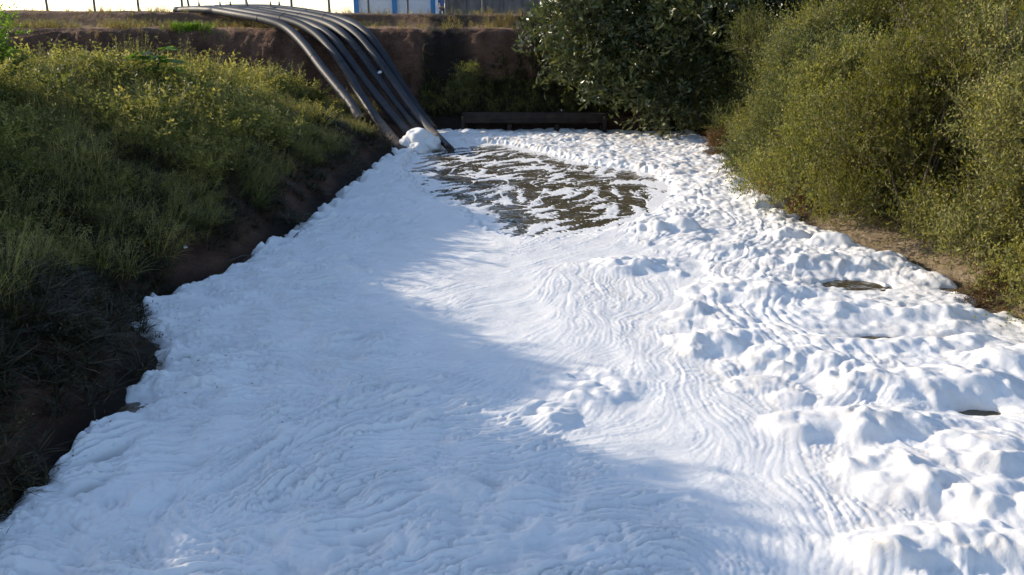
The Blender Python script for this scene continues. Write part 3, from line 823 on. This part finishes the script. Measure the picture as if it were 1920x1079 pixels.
# shrubs along the right bank
SH = [shrub_meshes(101, 3.0, 3.4, 4300, .062, .030, 13, (.35, .75)), shrub_meshes(102, 3.4, 3.0, 4300, .070, .028, 13, (.4, .85), .15),
      shrub_meshes(103, 2.6, 3.6, 4300, .060, .030, 13, (.3, .65), .3), shrub_meshes(104, 3.2, 3.2, 4300, .075, .026, 13, (.4, .8), .25, 8, .2)]
RS_ = [  # x, y, variant, scale, z scale, material, label
    (1.25, 29.9, 2, .80, .72, 'shrub3', 'low olive shrub at the far end of the right bank, touching the foam'),
    (1.5, 27.2, 0, .84, .85, 'shrub', 'rounded green shrub beside the russet dead stalks on the right bank'),
    (1.55, 24.2, 1, .95, .85, 'shrub', 'leafy shrub with a bare branch reaching over the foam'),
    (1.7, 21.2, 3, 1.0, .90, 'shrub3', 'dense green shrub above the brown leaf litter on the right bank'),
    (1.9, 18.2, 2, 1.05, .95, 'shrub', 'broad olive shrub behind the strip of tan sand'),
    (2.05, 15.6, 0, 1.0, .9, 'shrub2', 'yellowish shrub leaning over the middle of the sand strip'),
    (2.15, 13.2, 1, .95, .85, 'shrub3', 'leafy shrub at the near end of the sand strip'),
    (2.0, 11.0, 2, .85, .75, 'shrub', 'nearest green shrub, cut off by the right edge of the picture'),
    (10.3, 29.0, 1, 1.0, .95, 'shrub3', 'feathery shrub in the second row below the dark tree'),
    (10.6, 25.4, 3, 1.15, 1.05, 'shrub', 'tall feathery shrub in the second row left of the bare twigs'),
    (11.0, 21.8, 0, 1.2, 1.1, 'shrub2', 'tall yellow-green shrub in the second row with bare twigs on top'),
    (11.6, 18.2, 1, 1.25, 1.05, 'shrub2', 'large yellow-green shrub high on the right bank'),
    (11.4, 15.0, 3, 1.2, 1.0, 'shrub2', 'upper yellow-green shrub at the right edge of the picture'),
    (13.6, 26.0, 2, 1.4, 1.35, 'shrub3', 'tall shrub in the back row under the trees'),
    (14.4, 21.0, 1, 1.5, 1.2, 'shrub2', 'tall golden shrub in the back row at the right edge'),
]
for i, (x, y, v, s, sz, mt, lb) in enumerate(RS_):
    if i < 8: x = float(XR(y)) + x - (.1 if i < 3 else .8)
    put_shrub('shrub', SH[v], M[mt], on_ground(x, y, -.15), i * 1.9, s * 1.05, lb, group='shrubs on the right bank', sz=sz * (1.45 if i < 8 else 1.35))

# trees
def build_tree(seed, hgt, lobes, n, ll, lw, K, L, base=(0, 0, 0), droop=.35, tr=.16):
    r = np.random.default_rng(seed)
    P, d = lobes_sample(lobes, n, r, .35)
    low = r.random(n) < .35
    d[low] = rand_dir(low.sum(), r)
    Dv = unit(d + r.normal(size=(n, 3)) * .5 + (0, 0, .1))
    Ls = r.uniform(*L, n)
    lv, tw = sprigs(P, Dv, Ls, K, ll, lw, r, droop, .9, .006)
    c = np.mean([l[0] for l in lobes], 0)
    top = np.array(c); b = np.array(base)
    mid = b + (top - b) * (.45, .45, .5) + (r.uniform(-.2, .2), r.uniform(-.2, .2), 0)
    tk = spline([b - (0, 0, .4), b + (top - b) * (.12, .12, .25), mid, top + (0, 0, .4)], 14)
    st = [tube(tk, np.linspace(tr, tr * .35, 14), 9)]
    for l in lobes:
        s = tk[int(r.integers(5, 11))]; e = np.array(l[0])
        Q = spline([s, s + (e - s) * (.5, .5, .35) , e, e + (e - s) * .3], 9)
        st.append(tube(Q, np.linspace(tr * .45, tr * .08, 9), 6))
    return np_mesh('crown', *lv), np_mesh('twigs', *tw), np_mesh('trunk', *merge(st), True)
def put_tree(name, meshes, lm, loc, rz, s, label, group=None):
    root = empty(name, loc); root.rotation_euler = (0, 0, rz); root.scale = (s, s, s)
    for nm, me, mt in (('crown', meshes[0], lm), ('twigs', meshes[1], M['twig']), ('trunk', meshes[2], M['bark'])): link(nm, me, mt, root)
    return tag(root, label, 'tree', group)
bt = (6.7, 32.6); bz = float(ground_z(*bt))
lob = [((c[0], c[1], c[2] - 1.95), r_, q) for c, r_, q in [((-3.9, -1.6, 3.2), 1.55, .85), ((-2.6, -2.4, 2.6), 1.5, .9), ((-2.2, -.6, 4.3), 2.0, .9), ((-.6, -1.8, 3.2), 1.7, .9), ((-3.2, -1.0, 5.2), 1.9, .9), ((.3, -.3, 5.0), 2.2, .9), ((-1.6, -2.9, 1.75), 1.0, .8), ((.8, -2.3, 3.9), 1.6, .9), ((2.2, -1.0, 5.0), 1.9, .9), ((1.5, -2.0, 6.4), 2.0, .9), ((-2.0, -1.0, 7.0), 2.2, .9), ((-4.6, -2.0, 4.6), 1.5, .9), ((.6, -3.0, 2.6), 1.2, .9), ((-.4, -3.3, 4.6), 1.6, .9)]]
TB = build_tree(201, 6, lob, 5600, .22, .105, 9, (.4, .9))
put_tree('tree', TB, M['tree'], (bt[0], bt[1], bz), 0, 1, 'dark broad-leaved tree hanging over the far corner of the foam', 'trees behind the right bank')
lob = [((0, 0, 4.6), 2.0, .95), ((1.3, .5, 3.9), 1.5, .9), ((-1.4, .2, 4.0), 1.6, .9), ((.2, -1.3, 3.6), 1.6, .9), ((-.4, 1.2, 5.3), 1.6, .9), ((.9, -.6, 5.8), 1.5, .9), ((-.9, -.7, 2.6), 1.3, .9)]
TC = build_tree(202, 7, lob, 3600, .15, .075, 10, (.35, .8))
for i, (x, y, s, rz, lb) in enumerate([(10.6, 31.2, 1.05, .4, 'dark tree with a leaning trunk behind the right bank shrubs'), (14.4, 30.2, 1.2, 2.1, 'dark tree left of the sky gap at the upper right'), (18.8, 29.0, 1.25, 3.9, 'dark tree at the upper right corner'),
                                        (16.6, 36.5, 1.3, 5.2, 'farther dark tree seen through the gaps at the upper right'), (10.0, 38.0, 1.2, 1.1, 'dark tree behind the broad-leaved tree')]):
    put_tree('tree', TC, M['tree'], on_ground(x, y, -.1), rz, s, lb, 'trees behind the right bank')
# trees on the left, outside the picture, whose shade falls across the foam; the first just reaches in
TL = build_tree(203, 4, [((0, 0, 1.5), 1.2, .85), ((.9, -1.1, 1.2), 1.0, .8), ((-.6, 1.2, 1.3), 1.0, .8), ((.2, .5, 1.9), .9, .8), ((-1.1, -1.0, 1.3), 1.0, .8)], 1500, .12, .06, 10, (.35, .7))
for x, y, s, rz, lb in [(-10.8, 11.0, 1.05, .3, 'green tree beyond the left edge shading the near foam'), (-11.4, 13.9, .88, 2.2, 'second green tree beyond the left edge above the grass bank'), (-12.6, 16.2, .66, 4.0, 'low green tree beyond the left edge beside the bright shrub')]:
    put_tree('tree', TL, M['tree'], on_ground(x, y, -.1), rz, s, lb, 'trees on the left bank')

# ------------------------------------------------------------------ grass and weeds scattered by geometry nodes
def tuft(name, seed, nb, hgt, spread, width, mat, seeds=0, curve=.5):
    r = np.random.default_rng(seed); V = []; F = []; o = 0
    for b in range(nb):
        a = r.uniform(0, 6.28); d = np.array([math.cos(a), math.sin(a), 0]); s = np.array([-d[1], d[0], 0])
        p0 = d * r.uniform(0, spread * .35) + s * r.uniform(-.05, .05); L = hgt * r.uniform(.55, 1.15); c = r.uniform(.15, 1) * curve
        pts = []
        for t in (0, .4, .75, 1.0):
            pts.append(p0 + d * (spread * c * t * t * 1.6 + .1 * t * spread) + np.array([0, 0, L * (t - .35 * c * t * t)]))
        w = width * r.uniform(.7, 1.3)
        for p, k in zip(pts, (.8, 1, .7, .12)): V += [p - s * w * k * .5, p + s * w * k * .5]
        for q in range(3): F.append((o + 2 * q, o + 2 * q + 1, o + 2 * q + 3, o + 2 * q + 2))
        o += 8
    m = [(np.array(V), np.array(F))]
    me_l = len(F)
    sm = []
    if seeds:
        for b in range(seeds):
            a = r.uniform(0, 6.28); d = np.array([math.cos(a), math.sin(a), 0]); L = hgt * r.uniform(1.0, 1.5); s = np.array([-d[1], d[0], 0])
            tip = d * spread * r.uniform(.2, .8) + np.array([0, 0, L]); b0 = d * .03
            for k in range(1):
                m.append((np.array([b0 - s * .003, b0 + s * .003, tip + s * .002, tip - s * .002]), np.array([[0, 1, 2, 3]]))); 
            n = 12
            B = b0 + (tip - b0) * r.uniform(.72, 1.0, (n, 1)) + r.normal(size=(n, 3)) * .02
            D = unit(rand_dir(n, r) * .8 + d * .4 + (0, 0, .5)); 
            sm.append(leaf_quads(B, D, rand_dir(n, r), r.uniform(.025, .05, n), r.uniform(.008, .014, n)))
    nblade = sum(len(f) for _, f in m)
    V, F = merge(m + sm)
    me = np_mesh(name, V, F); me.materials.append(mat); me.materials.append(M['seed'])
    if sm:
        mi = np.zeros(len(F), np.int32); mi[nblade:] = 1; me.polygons.foreach_set('material_index', mi)
    return bpy.data.objects.new(name, me)
def weed(name, seed, n, hgt, wid, ll, lw, mat, K=9):
    r = np.random.default_rng(seed)
    a = r.uniform(0, 6.28, n); q = wid * .5 * r.random(n) ** .6
    O = np.stack([q * np.cos(a) * .5, q * np.sin(a) * .5, hgt * r.uniform(0, .55, n)], 1)
    Dv = unit(np.stack([np.cos(a) * .55, np.sin(a) * .55, r.uniform(.5, 1.2, n)], 1))
    lv, tw = sprigs(O, Dv, hgt * r.uniform(.35, .6, n), K, ll, lw, r, .2, .9, .003)
    V, F = merge([lv, tw]); me = np_mesh(name, V, F); me.materials.append(mat)
    return bpy.data.objects.new(name, me)
def scatter(name, pts, sources, smin, smax, tilt=.25, seed=0, label=None, cat=None, scl=None, align=False):
    r = np.random.default_rng(seed); n = len(pts)
    from mathutils import Euler
    ex = ground_z(pts[:, 0] + .25, pts[:, 1]) - ground_z(pts[:, 0] - .25, pts[:, 1]); ey = ground_z(pts[:, 0], pts[:, 1] + .25) - ground_z(pts[:, 0], pts[:, 1] - .25)
    rots = []
    for q in range(n):
        nrm = Vector((-ex[q], -ey[q], .5)).normalized().lerp(Vector((r.normal() * tilt, r.normal() * tilt, 1)), .4 if align else 1).normalized()
        rots.append((nrm.to_track_quat('Z', 'Y') @ Euler((0, 0, r.uniform(0, 6.28))).to_quaternion()).to_euler()[:])
    col = bpy.data.collections.new(name + '_kinds')
    for s in sources: col.objects.link(s)
    me = bpy.data.meshes.new(name); me.vertices.add(n); me.vertices.foreach_set('co', np.ascontiguousarray(pts, np.float32).ravel())
    a = me.attributes.new('rot', 'FLOAT_VECTOR', 'POINT'); a.data.foreach_set('vector', np.array(rots, np.float32).ravel())
    sc = r.uniform(smin, smax, n)
    if scl is not None: sc = sc * scl
    a = me.attributes.new('scl', 'FLOAT', 'POINT'); a.data.foreach_set('value', sc.astype(np.float32))
    a = me.attributes.new('pick', 'INT', 'POINT'); a.data.foreach_set('value', r.integers(0, len(sources), n).astype(np.int32))
    ng = bpy.data.node_groups.new(name, 'GeometryNodeTree')
    ng.interface.new_socket('Geometry', in_out='INPUT', socket_type='NodeSocketGeometry'); ng.interface.new_socket('Geometry', in_out='OUTPUT', socket_type='NodeSocketGeometry')
    gi = ng.nodes.new('NodeGroupInput'); go = ng.nodes.new('NodeGroupOutput')
    ci = ng.nodes.new('GeometryNodeCollectionInfo'); ci.inputs[0].default_value = col; ci.inputs[1].default_value = True; ci.inputs[2].default_value = True
    ip = ng.nodes.new('GeometryNodeInstanceOnPoints'); ip.inputs['Pick Instance'].default_value = True
    def na(nm, ty):
        x = ng.nodes.new('GeometryNodeInputNamedAttribute'); x.data_type = ty; x.inputs[0].default_value = nm; return x.outputs[0]
    ng.links.new(gi.outputs[0], ip.inputs['Points']); ng.links.new(ci.outputs[0], ip.inputs['Instance'])
    ng.links.new(na('pick', 'INT'), ip.inputs['Instance Index']); ng.links.new(na('rot', 'FLOAT_VECTOR'), ip.inputs['Rotation']); ng.links.new(na('scl', 'FLOAT'), ip.inputs['Scale'])
    ng.links.new(ip.outputs[0], go.inputs[0])
    o = link(name, me); md = o.modifiers.new('scatter', 'NODES'); md.node_group = ng
    return tag(o, label, cat, kind='stuff')
def ground_pts(n, x0, x1, y0, y1, keep, seed):
    r = np.random.default_rng(seed); x = r.uniform(x0, x1, n); y = r.uniform(y0, y1, n)
    k = r.random(n) < keep(x, y); x = x[k]; y = y[k]
    return np.stack([x, y, ground_z(x, y) - .03], 1)

def patch(name, src, n, rad, seed):
    r = np.random.default_rng(seed); P = []; MI = []
    for i in range(n):
        me = src[int(r.integers(len(src)))].data
        v = np.empty(len(me.vertices) * 3, np.float32); me.vertices.foreach_get('co', v); v = v.reshape(-1, 3).astype(float)
        f = np.empty(len(me.loops), np.int32); me.loops.foreach_get('vertex_index', f); f = f.reshape(-1, 4)
        mi = np.empty(len(me.polygons), np.int32); me.polygons.foreach_get('material_index', mi)
        a = r.uniform(0, 6.28); c, s = math.cos(a), math.sin(a); k = r.uniform(.75, 1.3)
        q = rad * math.sqrt(r.random()); b = r.uniform(0, 6.28)
        tx, ty = r.normal(size=2) * .15
        w = np.stack([v[:, 0] * c - v[:, 1] * s + tx * v[:, 2], v[:, 0] * s + v[:, 1] * c + ty * v[:, 2], v[:, 2]], 1) * k + (q * math.cos(b), q * math.sin(b), 0)
        P.append((w, f)); MI.append(mi)
    V_, F_ = merge(P); me = np_mesh(name, V_, F_)
    for mt in src[0].data.materials: me.materials.append(mt)
    me.polygons.foreach_set('material_index', np.concatenate(MI))
    return bpy.data.objects.new(name, me)
GA = [tuft('grass_a', 1, 22, .36, .30, .013, M['grass'], 3, .9), tuft('grass_b', 2, 22, .46, .30, .012, M['grass'], 6, .8), tuft('grass_c', 3, 22, .30, .32, .014, M['grass'], 1, 1.0)]
WA = [weed('weed_a', 4, 14, .62, .65, .07, .030, M['weed'], 10), weed('weed_b', 5, 14, .8, .6, .065, .026, M['weed'], 11), tuft('weed_c', 6, 9, .7, .4, .010, M['weed'], 8)]
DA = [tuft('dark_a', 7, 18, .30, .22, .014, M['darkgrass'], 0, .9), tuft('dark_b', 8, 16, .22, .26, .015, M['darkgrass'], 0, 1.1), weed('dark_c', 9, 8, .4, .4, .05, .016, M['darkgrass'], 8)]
GA = [patch('grass_patch_a', GA, 11, .5, 1), patch('grass_patch_b', GA, 11, .5, 2), patch('grass_patch_c', GA, 9, .5, 3)]
WA = [patch('weed_patch_a', WA[:2], 5, .4, 4), patch('weed_patch_b', WA[:2], 4, .35, 5), WA[2]]
DA = [patch('dark_patch_a', DA, 12, .5, 6), patch('dark_patch_b', DA[:2], 11, .5, 7), patch('dark_patch_c', DA[1:], 12, .5, 8)]
def dleft(x, y): return XL(y) - x - 1.6 * sstep(26.4, 28.5, y) + .35 * fbm(x * .6, y * .6, 71, 3)
vis = lambda x, y: (x > -.66 * y - 2.0)
pts = ground_pts(2600, -17, -3.0, 8, 32.3, lambda x, y: vis(x, y) * sstep(.45, 1.3, dleft(x, y)) * (1 - sstep(30.6, 31.8, y - YF(x) + 31.6 - .4)) * (.35 + .65 * sstep(10, 15, y)), 51)
scatter('bank_grass', pts, GA, .45, .85, .22, 1, 'tall green grass covering the upper left bank', 'grass', align=True, scl=.65 + .7 * sstep(-.4, .5, fbm(pts[:, 0] * .45, pts[:, 1] * .45, 78, 3)))
pts = ground_pts(4600, -17, -4.0, 10, 32, lambda x, y: vis(x, y) * sstep(1.2, 2.4, dleft(x, y)) * sstep(-.35, .15, fbm(x * .5, y * .5, 77, 3)) * (1 - sstep(30.8, 32, y)), 52)
scatter('bank_weeds', pts, WA, .5, 1.05, .2, 2, 'bushy seeding weeds among the grass of the left bank', 'weeds', align=True, scl=.5 + 1.1 * sstep(-.3, .5, fbm(pts[:, 0] * .6, pts[:, 1] * .6, 79, 3)))
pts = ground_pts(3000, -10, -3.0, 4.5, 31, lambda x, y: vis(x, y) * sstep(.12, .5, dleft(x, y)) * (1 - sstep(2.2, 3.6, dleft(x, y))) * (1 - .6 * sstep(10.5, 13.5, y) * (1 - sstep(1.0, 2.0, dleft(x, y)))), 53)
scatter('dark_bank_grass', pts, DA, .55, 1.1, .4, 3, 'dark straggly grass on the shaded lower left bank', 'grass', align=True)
pts = ground_pts(5500, -3.4, 8.5, 31.6, 34.2, lambda x, y: sstep(.28, .6, y - YF(x)) * (1 - sstep(1.9, 2.3, y - YF(x))), 54)
scatter('far_bank_weeds', pts, [weed('fw_a', 10, 9, .45, .45, .06, .024, M['darkgrass']), weed('fw_b', 12, 9, .5, .4, .05, .02, M['weed']), tuft('fw_c', 13, 14, .5, .35, .014, M['darkgrass'], 0)], .6, 1.1, .3, 4, 'dark weeds on the slope above the culvert', 'weeds')
DG = [tuft('dry_a', 14, 16, .22, .22, .012, M['dry'], 2), tuft('dry_b', 15, 12, .16, .2, .012, M['grass'], 1), tuft('dry_c', 16, 10, .28, .2, .010, M['dry'], 3)]
pts = ground_pts(9000, -26, 4, 34.3, 41, lambda x, y: (sstep(2.9, 3.3, y - YF(x)) * (.12 + .75 * (1 - sstep(-14, -8, x))) * (1 - .9 * sstep(5.0, 5.4, y - YF(x)))) * sstep(-.25, .3, fbm(x * .7, y * .7, 80, 3)) + .05, 55)
scatter('ledge_grass', pts, DG, .6, 1.2, .25, 5, 'dry yellow grass along the ledge of the far bank', 'grass')
# dead leaves and small plants on the right bank
def litter(name, seed, n, rad):
    r = np.random.default_rng(seed); B = np.stack([r.normal(size=n) * rad * .5, r.normal(size=n) * rad * .5, r.uniform(.01, .06, n)], 1)
    v, f = leaf_quads(B, unit(rand_dir(n, r) * (1, 1, .5)), unit(rand_dir(n, r) + (0, 0, 1.0)), r.uniform(.04, .09, n), r.uniform(.02, .045, n), .3)
    me = np_mesh(name, v, f); me.materials.append(M['deadleaf']); return bpy.data.objects.new(name, me)
def dright(x, y): return x - XR(y) + .4 * fbm(x * .8, y * .8, 90, 3)
pts = ground_pts(11000, 6, 14, 10, 32, lambda x, y: sstep(.7, 1.3, dright(x, y)) * (1 - sstep(2.5, 4, dright(x, y))) * (.25 + .75 * sstep(-.1, .3, fbm(x, y, 91, 3))), 56)
scatter('leaf_litter', pts, [litter('lit_a', 20, 14, .2), litter('lit_b', 21, 12, .25), tuft('lit_c', 22, 12, .22, .3, .008, M['deadleaf'], 0, 1.0)], .7, 1.3, .1, 6, 'brown dead leaves strewn on the sandy right bank', 'leaf litter')
pts = ground_pts(9000, 6.5, 15, 10, 33, lambda x, y: sstep(.7, 1.5, dright(x, y)) * (1 - .6 * sstep(3.0, 5, dright(x, y))), 57)
scatter('undergrowth', pts, [weed('ug_a', 23, 10, .45, .5, .05, .022, M['shrub']), weed('ug_b', 24, 9, .4, .6, .05, .02, M['shrub']), weed('ug_c', 25, 9, .5, .5, .045, .018, M['shrub2'])], .6, 1.2, .3, 7, 'green undergrowth at the foot of the right bank shrubs', 'weeds')

r = np.random.default_rng(77); q = []
for k in range(5200):
    y_ = r.uniform(7, 30); sd = r.random() < .62
    x_ = (XR(y_) - r.exponential(.45)) if sd else (XL(y_) + r.exponential(.3))
    if abs(x_) < 8 and (sd or y_ < 16): q.append((x_, y_, float(samp(h, np.array([x_]), np.array([y_]))[0]) + .004))
q = np.array(q)[:900]
def fleck(name, seed, n):
    r = np.random.default_rng(seed); B = np.stack([r.normal(size=n) * .08, r.normal(size=n) * .08, np.full(n, .004)], 1)
    v, f = leaf_quads(B, unit(rand_dir(n, r) * (1, 1, .15)), unit(rand_dir(n, r) * .3 + (0, 0, 1.0)), r.uniform(.02, .06, n), r.uniform(.006, .022, n), .2)
    me = np_mesh(name, v, f); me.materials.append(M['deadleaf']); return bpy.data.objects.new(name, me)
scatter('floating_litter', q, [fleck('fl_a', 1, 3), fleck('fl_b', 2, 2), fleck('fl_c', 3, 1)], .6, 1.2, .1, 8, 'brown leaf bits and stems floating along the foam edges', 'leaf litter')

# ------------------------------------------------------------------ single plants and small things
def plant_root(name, x, y, label, cat, dz=0):
    return tag(empty(name, on_ground(x, y, dz)), label, cat)
# papaya-like plant with large bright leaves
r = np.random.default_rng(301)
g = PD(292, 100, 20.5); x, y = g.x, g.y
root = plant_root('broadleaf_plant', x, y, 'bright green broad-leaved plant rising from the left bank weeds', 'plant')
zt = g.z - root.location.z - .12
v, f = tube(spline([(0, 0, -.1), (.05, 0, zt * .5), (.0, 0, zt)], 8), np.linspace(.035, .02, 8), 7); link('stem', np_mesh('stem', v, f, True), M['twig'], root)
for i in range(13):
    a = i * 2.4; L = r.uniform(.25, .5); top = np.array([0, 0, zt - .28 + i * .028])
    d = np.array([math.cos(a), math.sin(a), r.uniform(.1, .6)]); d /= np.linalg.norm(d)
    e = top + d * L
    pet = tube(np.array([top, (top + e) / 2 + (0, 0, .04), e]), [.008, .006, .005], 5)
    lf = []
    for q in np.linspace(-1.9, 1.9, 7):
        dd = np.array([math.cos(a + q), math.sin(a + q), -.25]); dd /= np.linalg.norm(dd)
        lf.append(leaf_quads(e[None], dd[None], np.array([[0, 0, 1.0]]) + r.normal(size=(1, 3)) * .2, np.array([.36 * (1 - .12 * abs(q))]), np.array([.17]), .1))
    V_, F_ = merge(lf + [pet]); link('leaf', np_mesh('leaf', V_, F_), M['bright'], root)
# bright grass clump on the ledge
g = PD(342, 56, 34.6)
def clump(name, x, y, label, cat, n, hgt, spr, rad, mat, seed, flat=1.0):
    r = np.random.default_rng(seed); root = plant_root(name, x, y, label, cat)
    for k in range(4):
        P = []
        for i in range(n // 4):
            t = tuft('t', int(r.integers(1 << 20)), 10, hgt, spr, .014, mat)
            v_ = np.empty(len(t.data.vertices) * 3, np.float32); t.data.vertices.foreach_get('co', v_); v_ = v_.reshape(-1, 3).astype(float)
            f_ = np.array([p.vertices[:] for p in t.data.polygons])
            px_, py_ = r.normal(size=2) * rad * (1, flat)
            P.append((v_ + (px_, py_, float(ground_z(x + px_, y + py_)) - root.location.z - .02), f_)); me_ = t.data; bpy.data.objects.remove(t); bpy.data.meshes.remove(me_)
        V_, F_ = merge(P); tag(link('tuft', np_mesh('tuft', V_, F_), mat, root), kind='stuff')
    return root
clump('grass_clump', g.x, 35.35, 'bright green grass clump on the edge of the far ledge', 'grass', 80, .34, .18, .40, M['bright'], 31, .3)
g = PD(945, 48, 36.2)
clump('dry_grass_clump', g.x, 36.0, 'dry yellow grass clump at the right end of the ledge', 'grass', 20, .75, .35, .35, M['dry'], 32, .4)
g = G(25, 1045, .15)
clump('grass_clump', g.x - .1, g.y, 'dark wilted grass clump standing in the foam at the lower left corner', 'grass', 36, .30, .42, .13, M['darkgrass'], 33)
g = PD(1400, 275, 26.5)
clump('dead_stalks', g.x, 26.5, 'russet dead stalks at the water edge below the right shrubs', 'plant', 24, .75, .4, .35, M['deadleaf'], 34)
g = PD(1520, 395, 18.8)
clump('dead_stalks', g.x, 19.3, 'brown withered stalks beside the sand strip', 'plant', 24, .4, .4, .4, M['deadleaf'], 35)
# shrubs on the far and left banks
SF = [shrub_meshes(111, 1.25, 1.5, 420, .07, .03, 11, (.25, .45)), shrub_meshes(112, 1.5, 1.7, 520, .085, .042, 10, (.25, .5))]
g = PD(872, 125, 33.2)
put_shrub('shrub', SF[0], M['weed'], on_ground(g.x, 33.0, -.1), .3, 1.15, 'small shrub with sunlit tips on the slope above the culvert', sz=1.0)
g = PD(1000, 90, 34.2)
put_shrub('shrub', SF[0], M['darkgrass'], on_ground(g.x, 33.9, 0), 2.3, .9, 'dark shrub among the rubble beside the big tree')
g = PD(1230, 160, 32.8)
put_shrub('shrub', SF[1], M['weed'], on_ground(g.x, 33.0, -.1), 4.3, .9, 'dim green shrub under the dark tree')
g = PD(-25, 110, 19.0)
put_shrub('shrub', SF[1], M['bright'], on_ground(g.x, 19.0, -.1), 1.0, 1.0, 'bright green shrub at the left edge of the picture')
for i, (px, y, dx, s, lb) in enumerate([(0, 26.6, .35, .62, 'russet dry bush at the foam edge below the far right shrubs'), (0, 25.2, .30, .5, 'small rust-brown dry bush at the foam edge beside the bare branch'), (0, 19.4, .55, .62, 'brown withered bush between the foam and the tan sand'), (0, 17.9, .9, .5, 'low brown dead bush on the tan sand strip'), (0, 12.0, .75, .5, 'brown dead bush at the right edge beside the foam')]):
    put_shrub('dry_bush', SF[0], M['deadleaf'], on_ground(float(XR(y)) + dx - .5, y, -.12), i * 1.3, s * 1.35, lb, 'shrub', 'dry bushes along the right water edge', sz=s * 1.15)
# bare branches
def branch(name, pts, label, seed, r0=.018, n=9, cat='branch'):
    r = np.random.default_rng(seed); P = spline(pts, 16); loc = P[0].copy(); P = P - loc
    root = link(name, np_mesh(name, *tube(P, np.linspace(r0, r0 * .3, 16), 6), True), M['twig']); root.location = loc
    for i in range(n):
        s = P[int(r.integers(4, 15))]; d = unit((P[-1] - P[0])[None] / 2 + r.normal(size=(1, 3)) * .6)[0] * r.uniform(.2, .5)
        v, f = tube(np.array([s, s + d * .5 + (0, 0, .03), s + d]), [r0 * .35, r0 * .25, r0 * .12], 5); link('twig', np_mesh('twig', v, f, True), M['twig'], root)
    return tag(root, label, cat)
a = PD(1450, 372, 20.6); branch('dry_branch', [a + Vector((.5, .3, .2)), PD(1430, 350, 20.4), PD(1408, 325, 20.6), PD(1378, 312, 21.2)], 'bare dark branch reaching over the foam from the right bank', 61, .02)
branch('bare_twigs', [PD(1745, 110, 20.0), PD(1725, 70, 20.0), PD(1700, 35, 20.1), PD(1690, 5, 20.2)], 'pale bare twigs standing above the yellow-green shrub', 62, .022, 12)
branch('bare_twigs', [PD(1795, 120, 19.2), PD(1790, 80, 19.2), PD(1800, 40, 19.3), PD(1808, 0, 19.3)], 'thin pale twigs near the sky gap at the upper right', 63, .018, 10)
branch('leaning_limb', [PD(1640, 140, 27.5), PD(1600, 95, 28), PD(1560, 60, 28.5), PD(1520, 15, 29)], 'dark leaning limb showing between the right bank shrubs', 64, .09, 6)
# sticks lying in the foam along the left edge
for i, (pa, pb, lb) in enumerate([((545, 452), (572, 432), 'short dark stick lying in the foam at the left edge, farther one'), ((425, 492), (482, 478), 'thin curved stem on the foam beside the brown mud'), ((200, 640 + 150), (218, 812), 'black stem poking from the foam beside the near grass'), ((140, 880), (152, 862), 'tiny black twig on the near foam, lower left')]):
    A = G(*pa, .09); B = G(*pb, .09)
    o = link('stick', np_mesh('stick', *tube(np.array([A, (A + B) / 2 + Vector((0, 0, .05)), B]) - np.array(A), [.012, .010, .006], 6), True), M['bark']); o.location = A
    tag(o, lb, 'stick')
# rubble on the far bank and scraps
def stone(seed, s):
    rr = random.Random(seed); bm = bmesh.new(); bmesh.ops.create_icosphere(bm, subdivisions=1, radius=1)
    for v in bm.verts: v.co = Vector((v.co.x * s * rr.uniform(.8, 1.3), v.co.y * s * rr.uniform(.7, 1.2), v.co.z * s * rr.uniform(.5, .9)))
    m = bpy.data.meshes.new('stone'); bm.to_mesh(m); bm.free(); return m
ST = [stone(i, .16) for i in range(4)]
for i in range(14):
    px = random.uniform(985, 1060); py = random.uniform(45, 105)
    g = PD(px, py, 34.5)
    yy = 34.4 + random.uniform(-.5, .9)
    o = link('rubble_stone', ST[i % 4], M['rock']); o.location = on_ground(g.x + random.uniform(-.2, .2), yy, .04); s = random.uniform(.6, 1.4); o.scale = (s, s, s); o.rotation_euler = (random.random(), random.random(), random.random() * 6)
    tag(o, 'grey rubble stone in the heap left of the dark tree', 'stone', 'rubble stones beside the dark tree')
def scrap(px, py, D, s, lb, lift=.02):
    if D is None:
        best = None
        for D in np.arange(5, 36, .05):
            g = PD(px, py, D)
            if ground_z(g.x, D) > g.z: best = g; break
        g = best
    else: g = PD(px, py, D)
    r = np.random.default_rng(int(px))
    a, b = np.meshgrid(np.linspace(-1, 1, 5), np.linspace(-.6, .6, 4))
    V_ = np.stack([a, b, .35 * np.sin(a * 2 + b) + .2 * r.normal(size=a.shape)], -1).reshape(-1, 3) * s
    m = np_mesh('plastic_scrap', V_, grid_faces(4, 5), True)
    o = link('plastic_scrap', m, M['bag']); o.location = g + Vector((0, 0, lift)); o.rotation_euler = (.9, .2, r.random() * 3)
    md = o.modifiers.new('thick', 'SOLIDIFY'); md.thickness = .004
    tag(o, lb, 'litter')
scrap(388, 432, None, .07, 'pale torn scrap on the bare mud of the left bank', .05)
scrap(348, 468, None, .035, 'small white scrap low on the left bank mud', .04)
scrap(712, 137, 31.7, .07, 'small white scrap caught beside the fourth pipe')
scrap(1053, 208, 31.5, .06, 'tiny white scrap lying above the culvert beam')
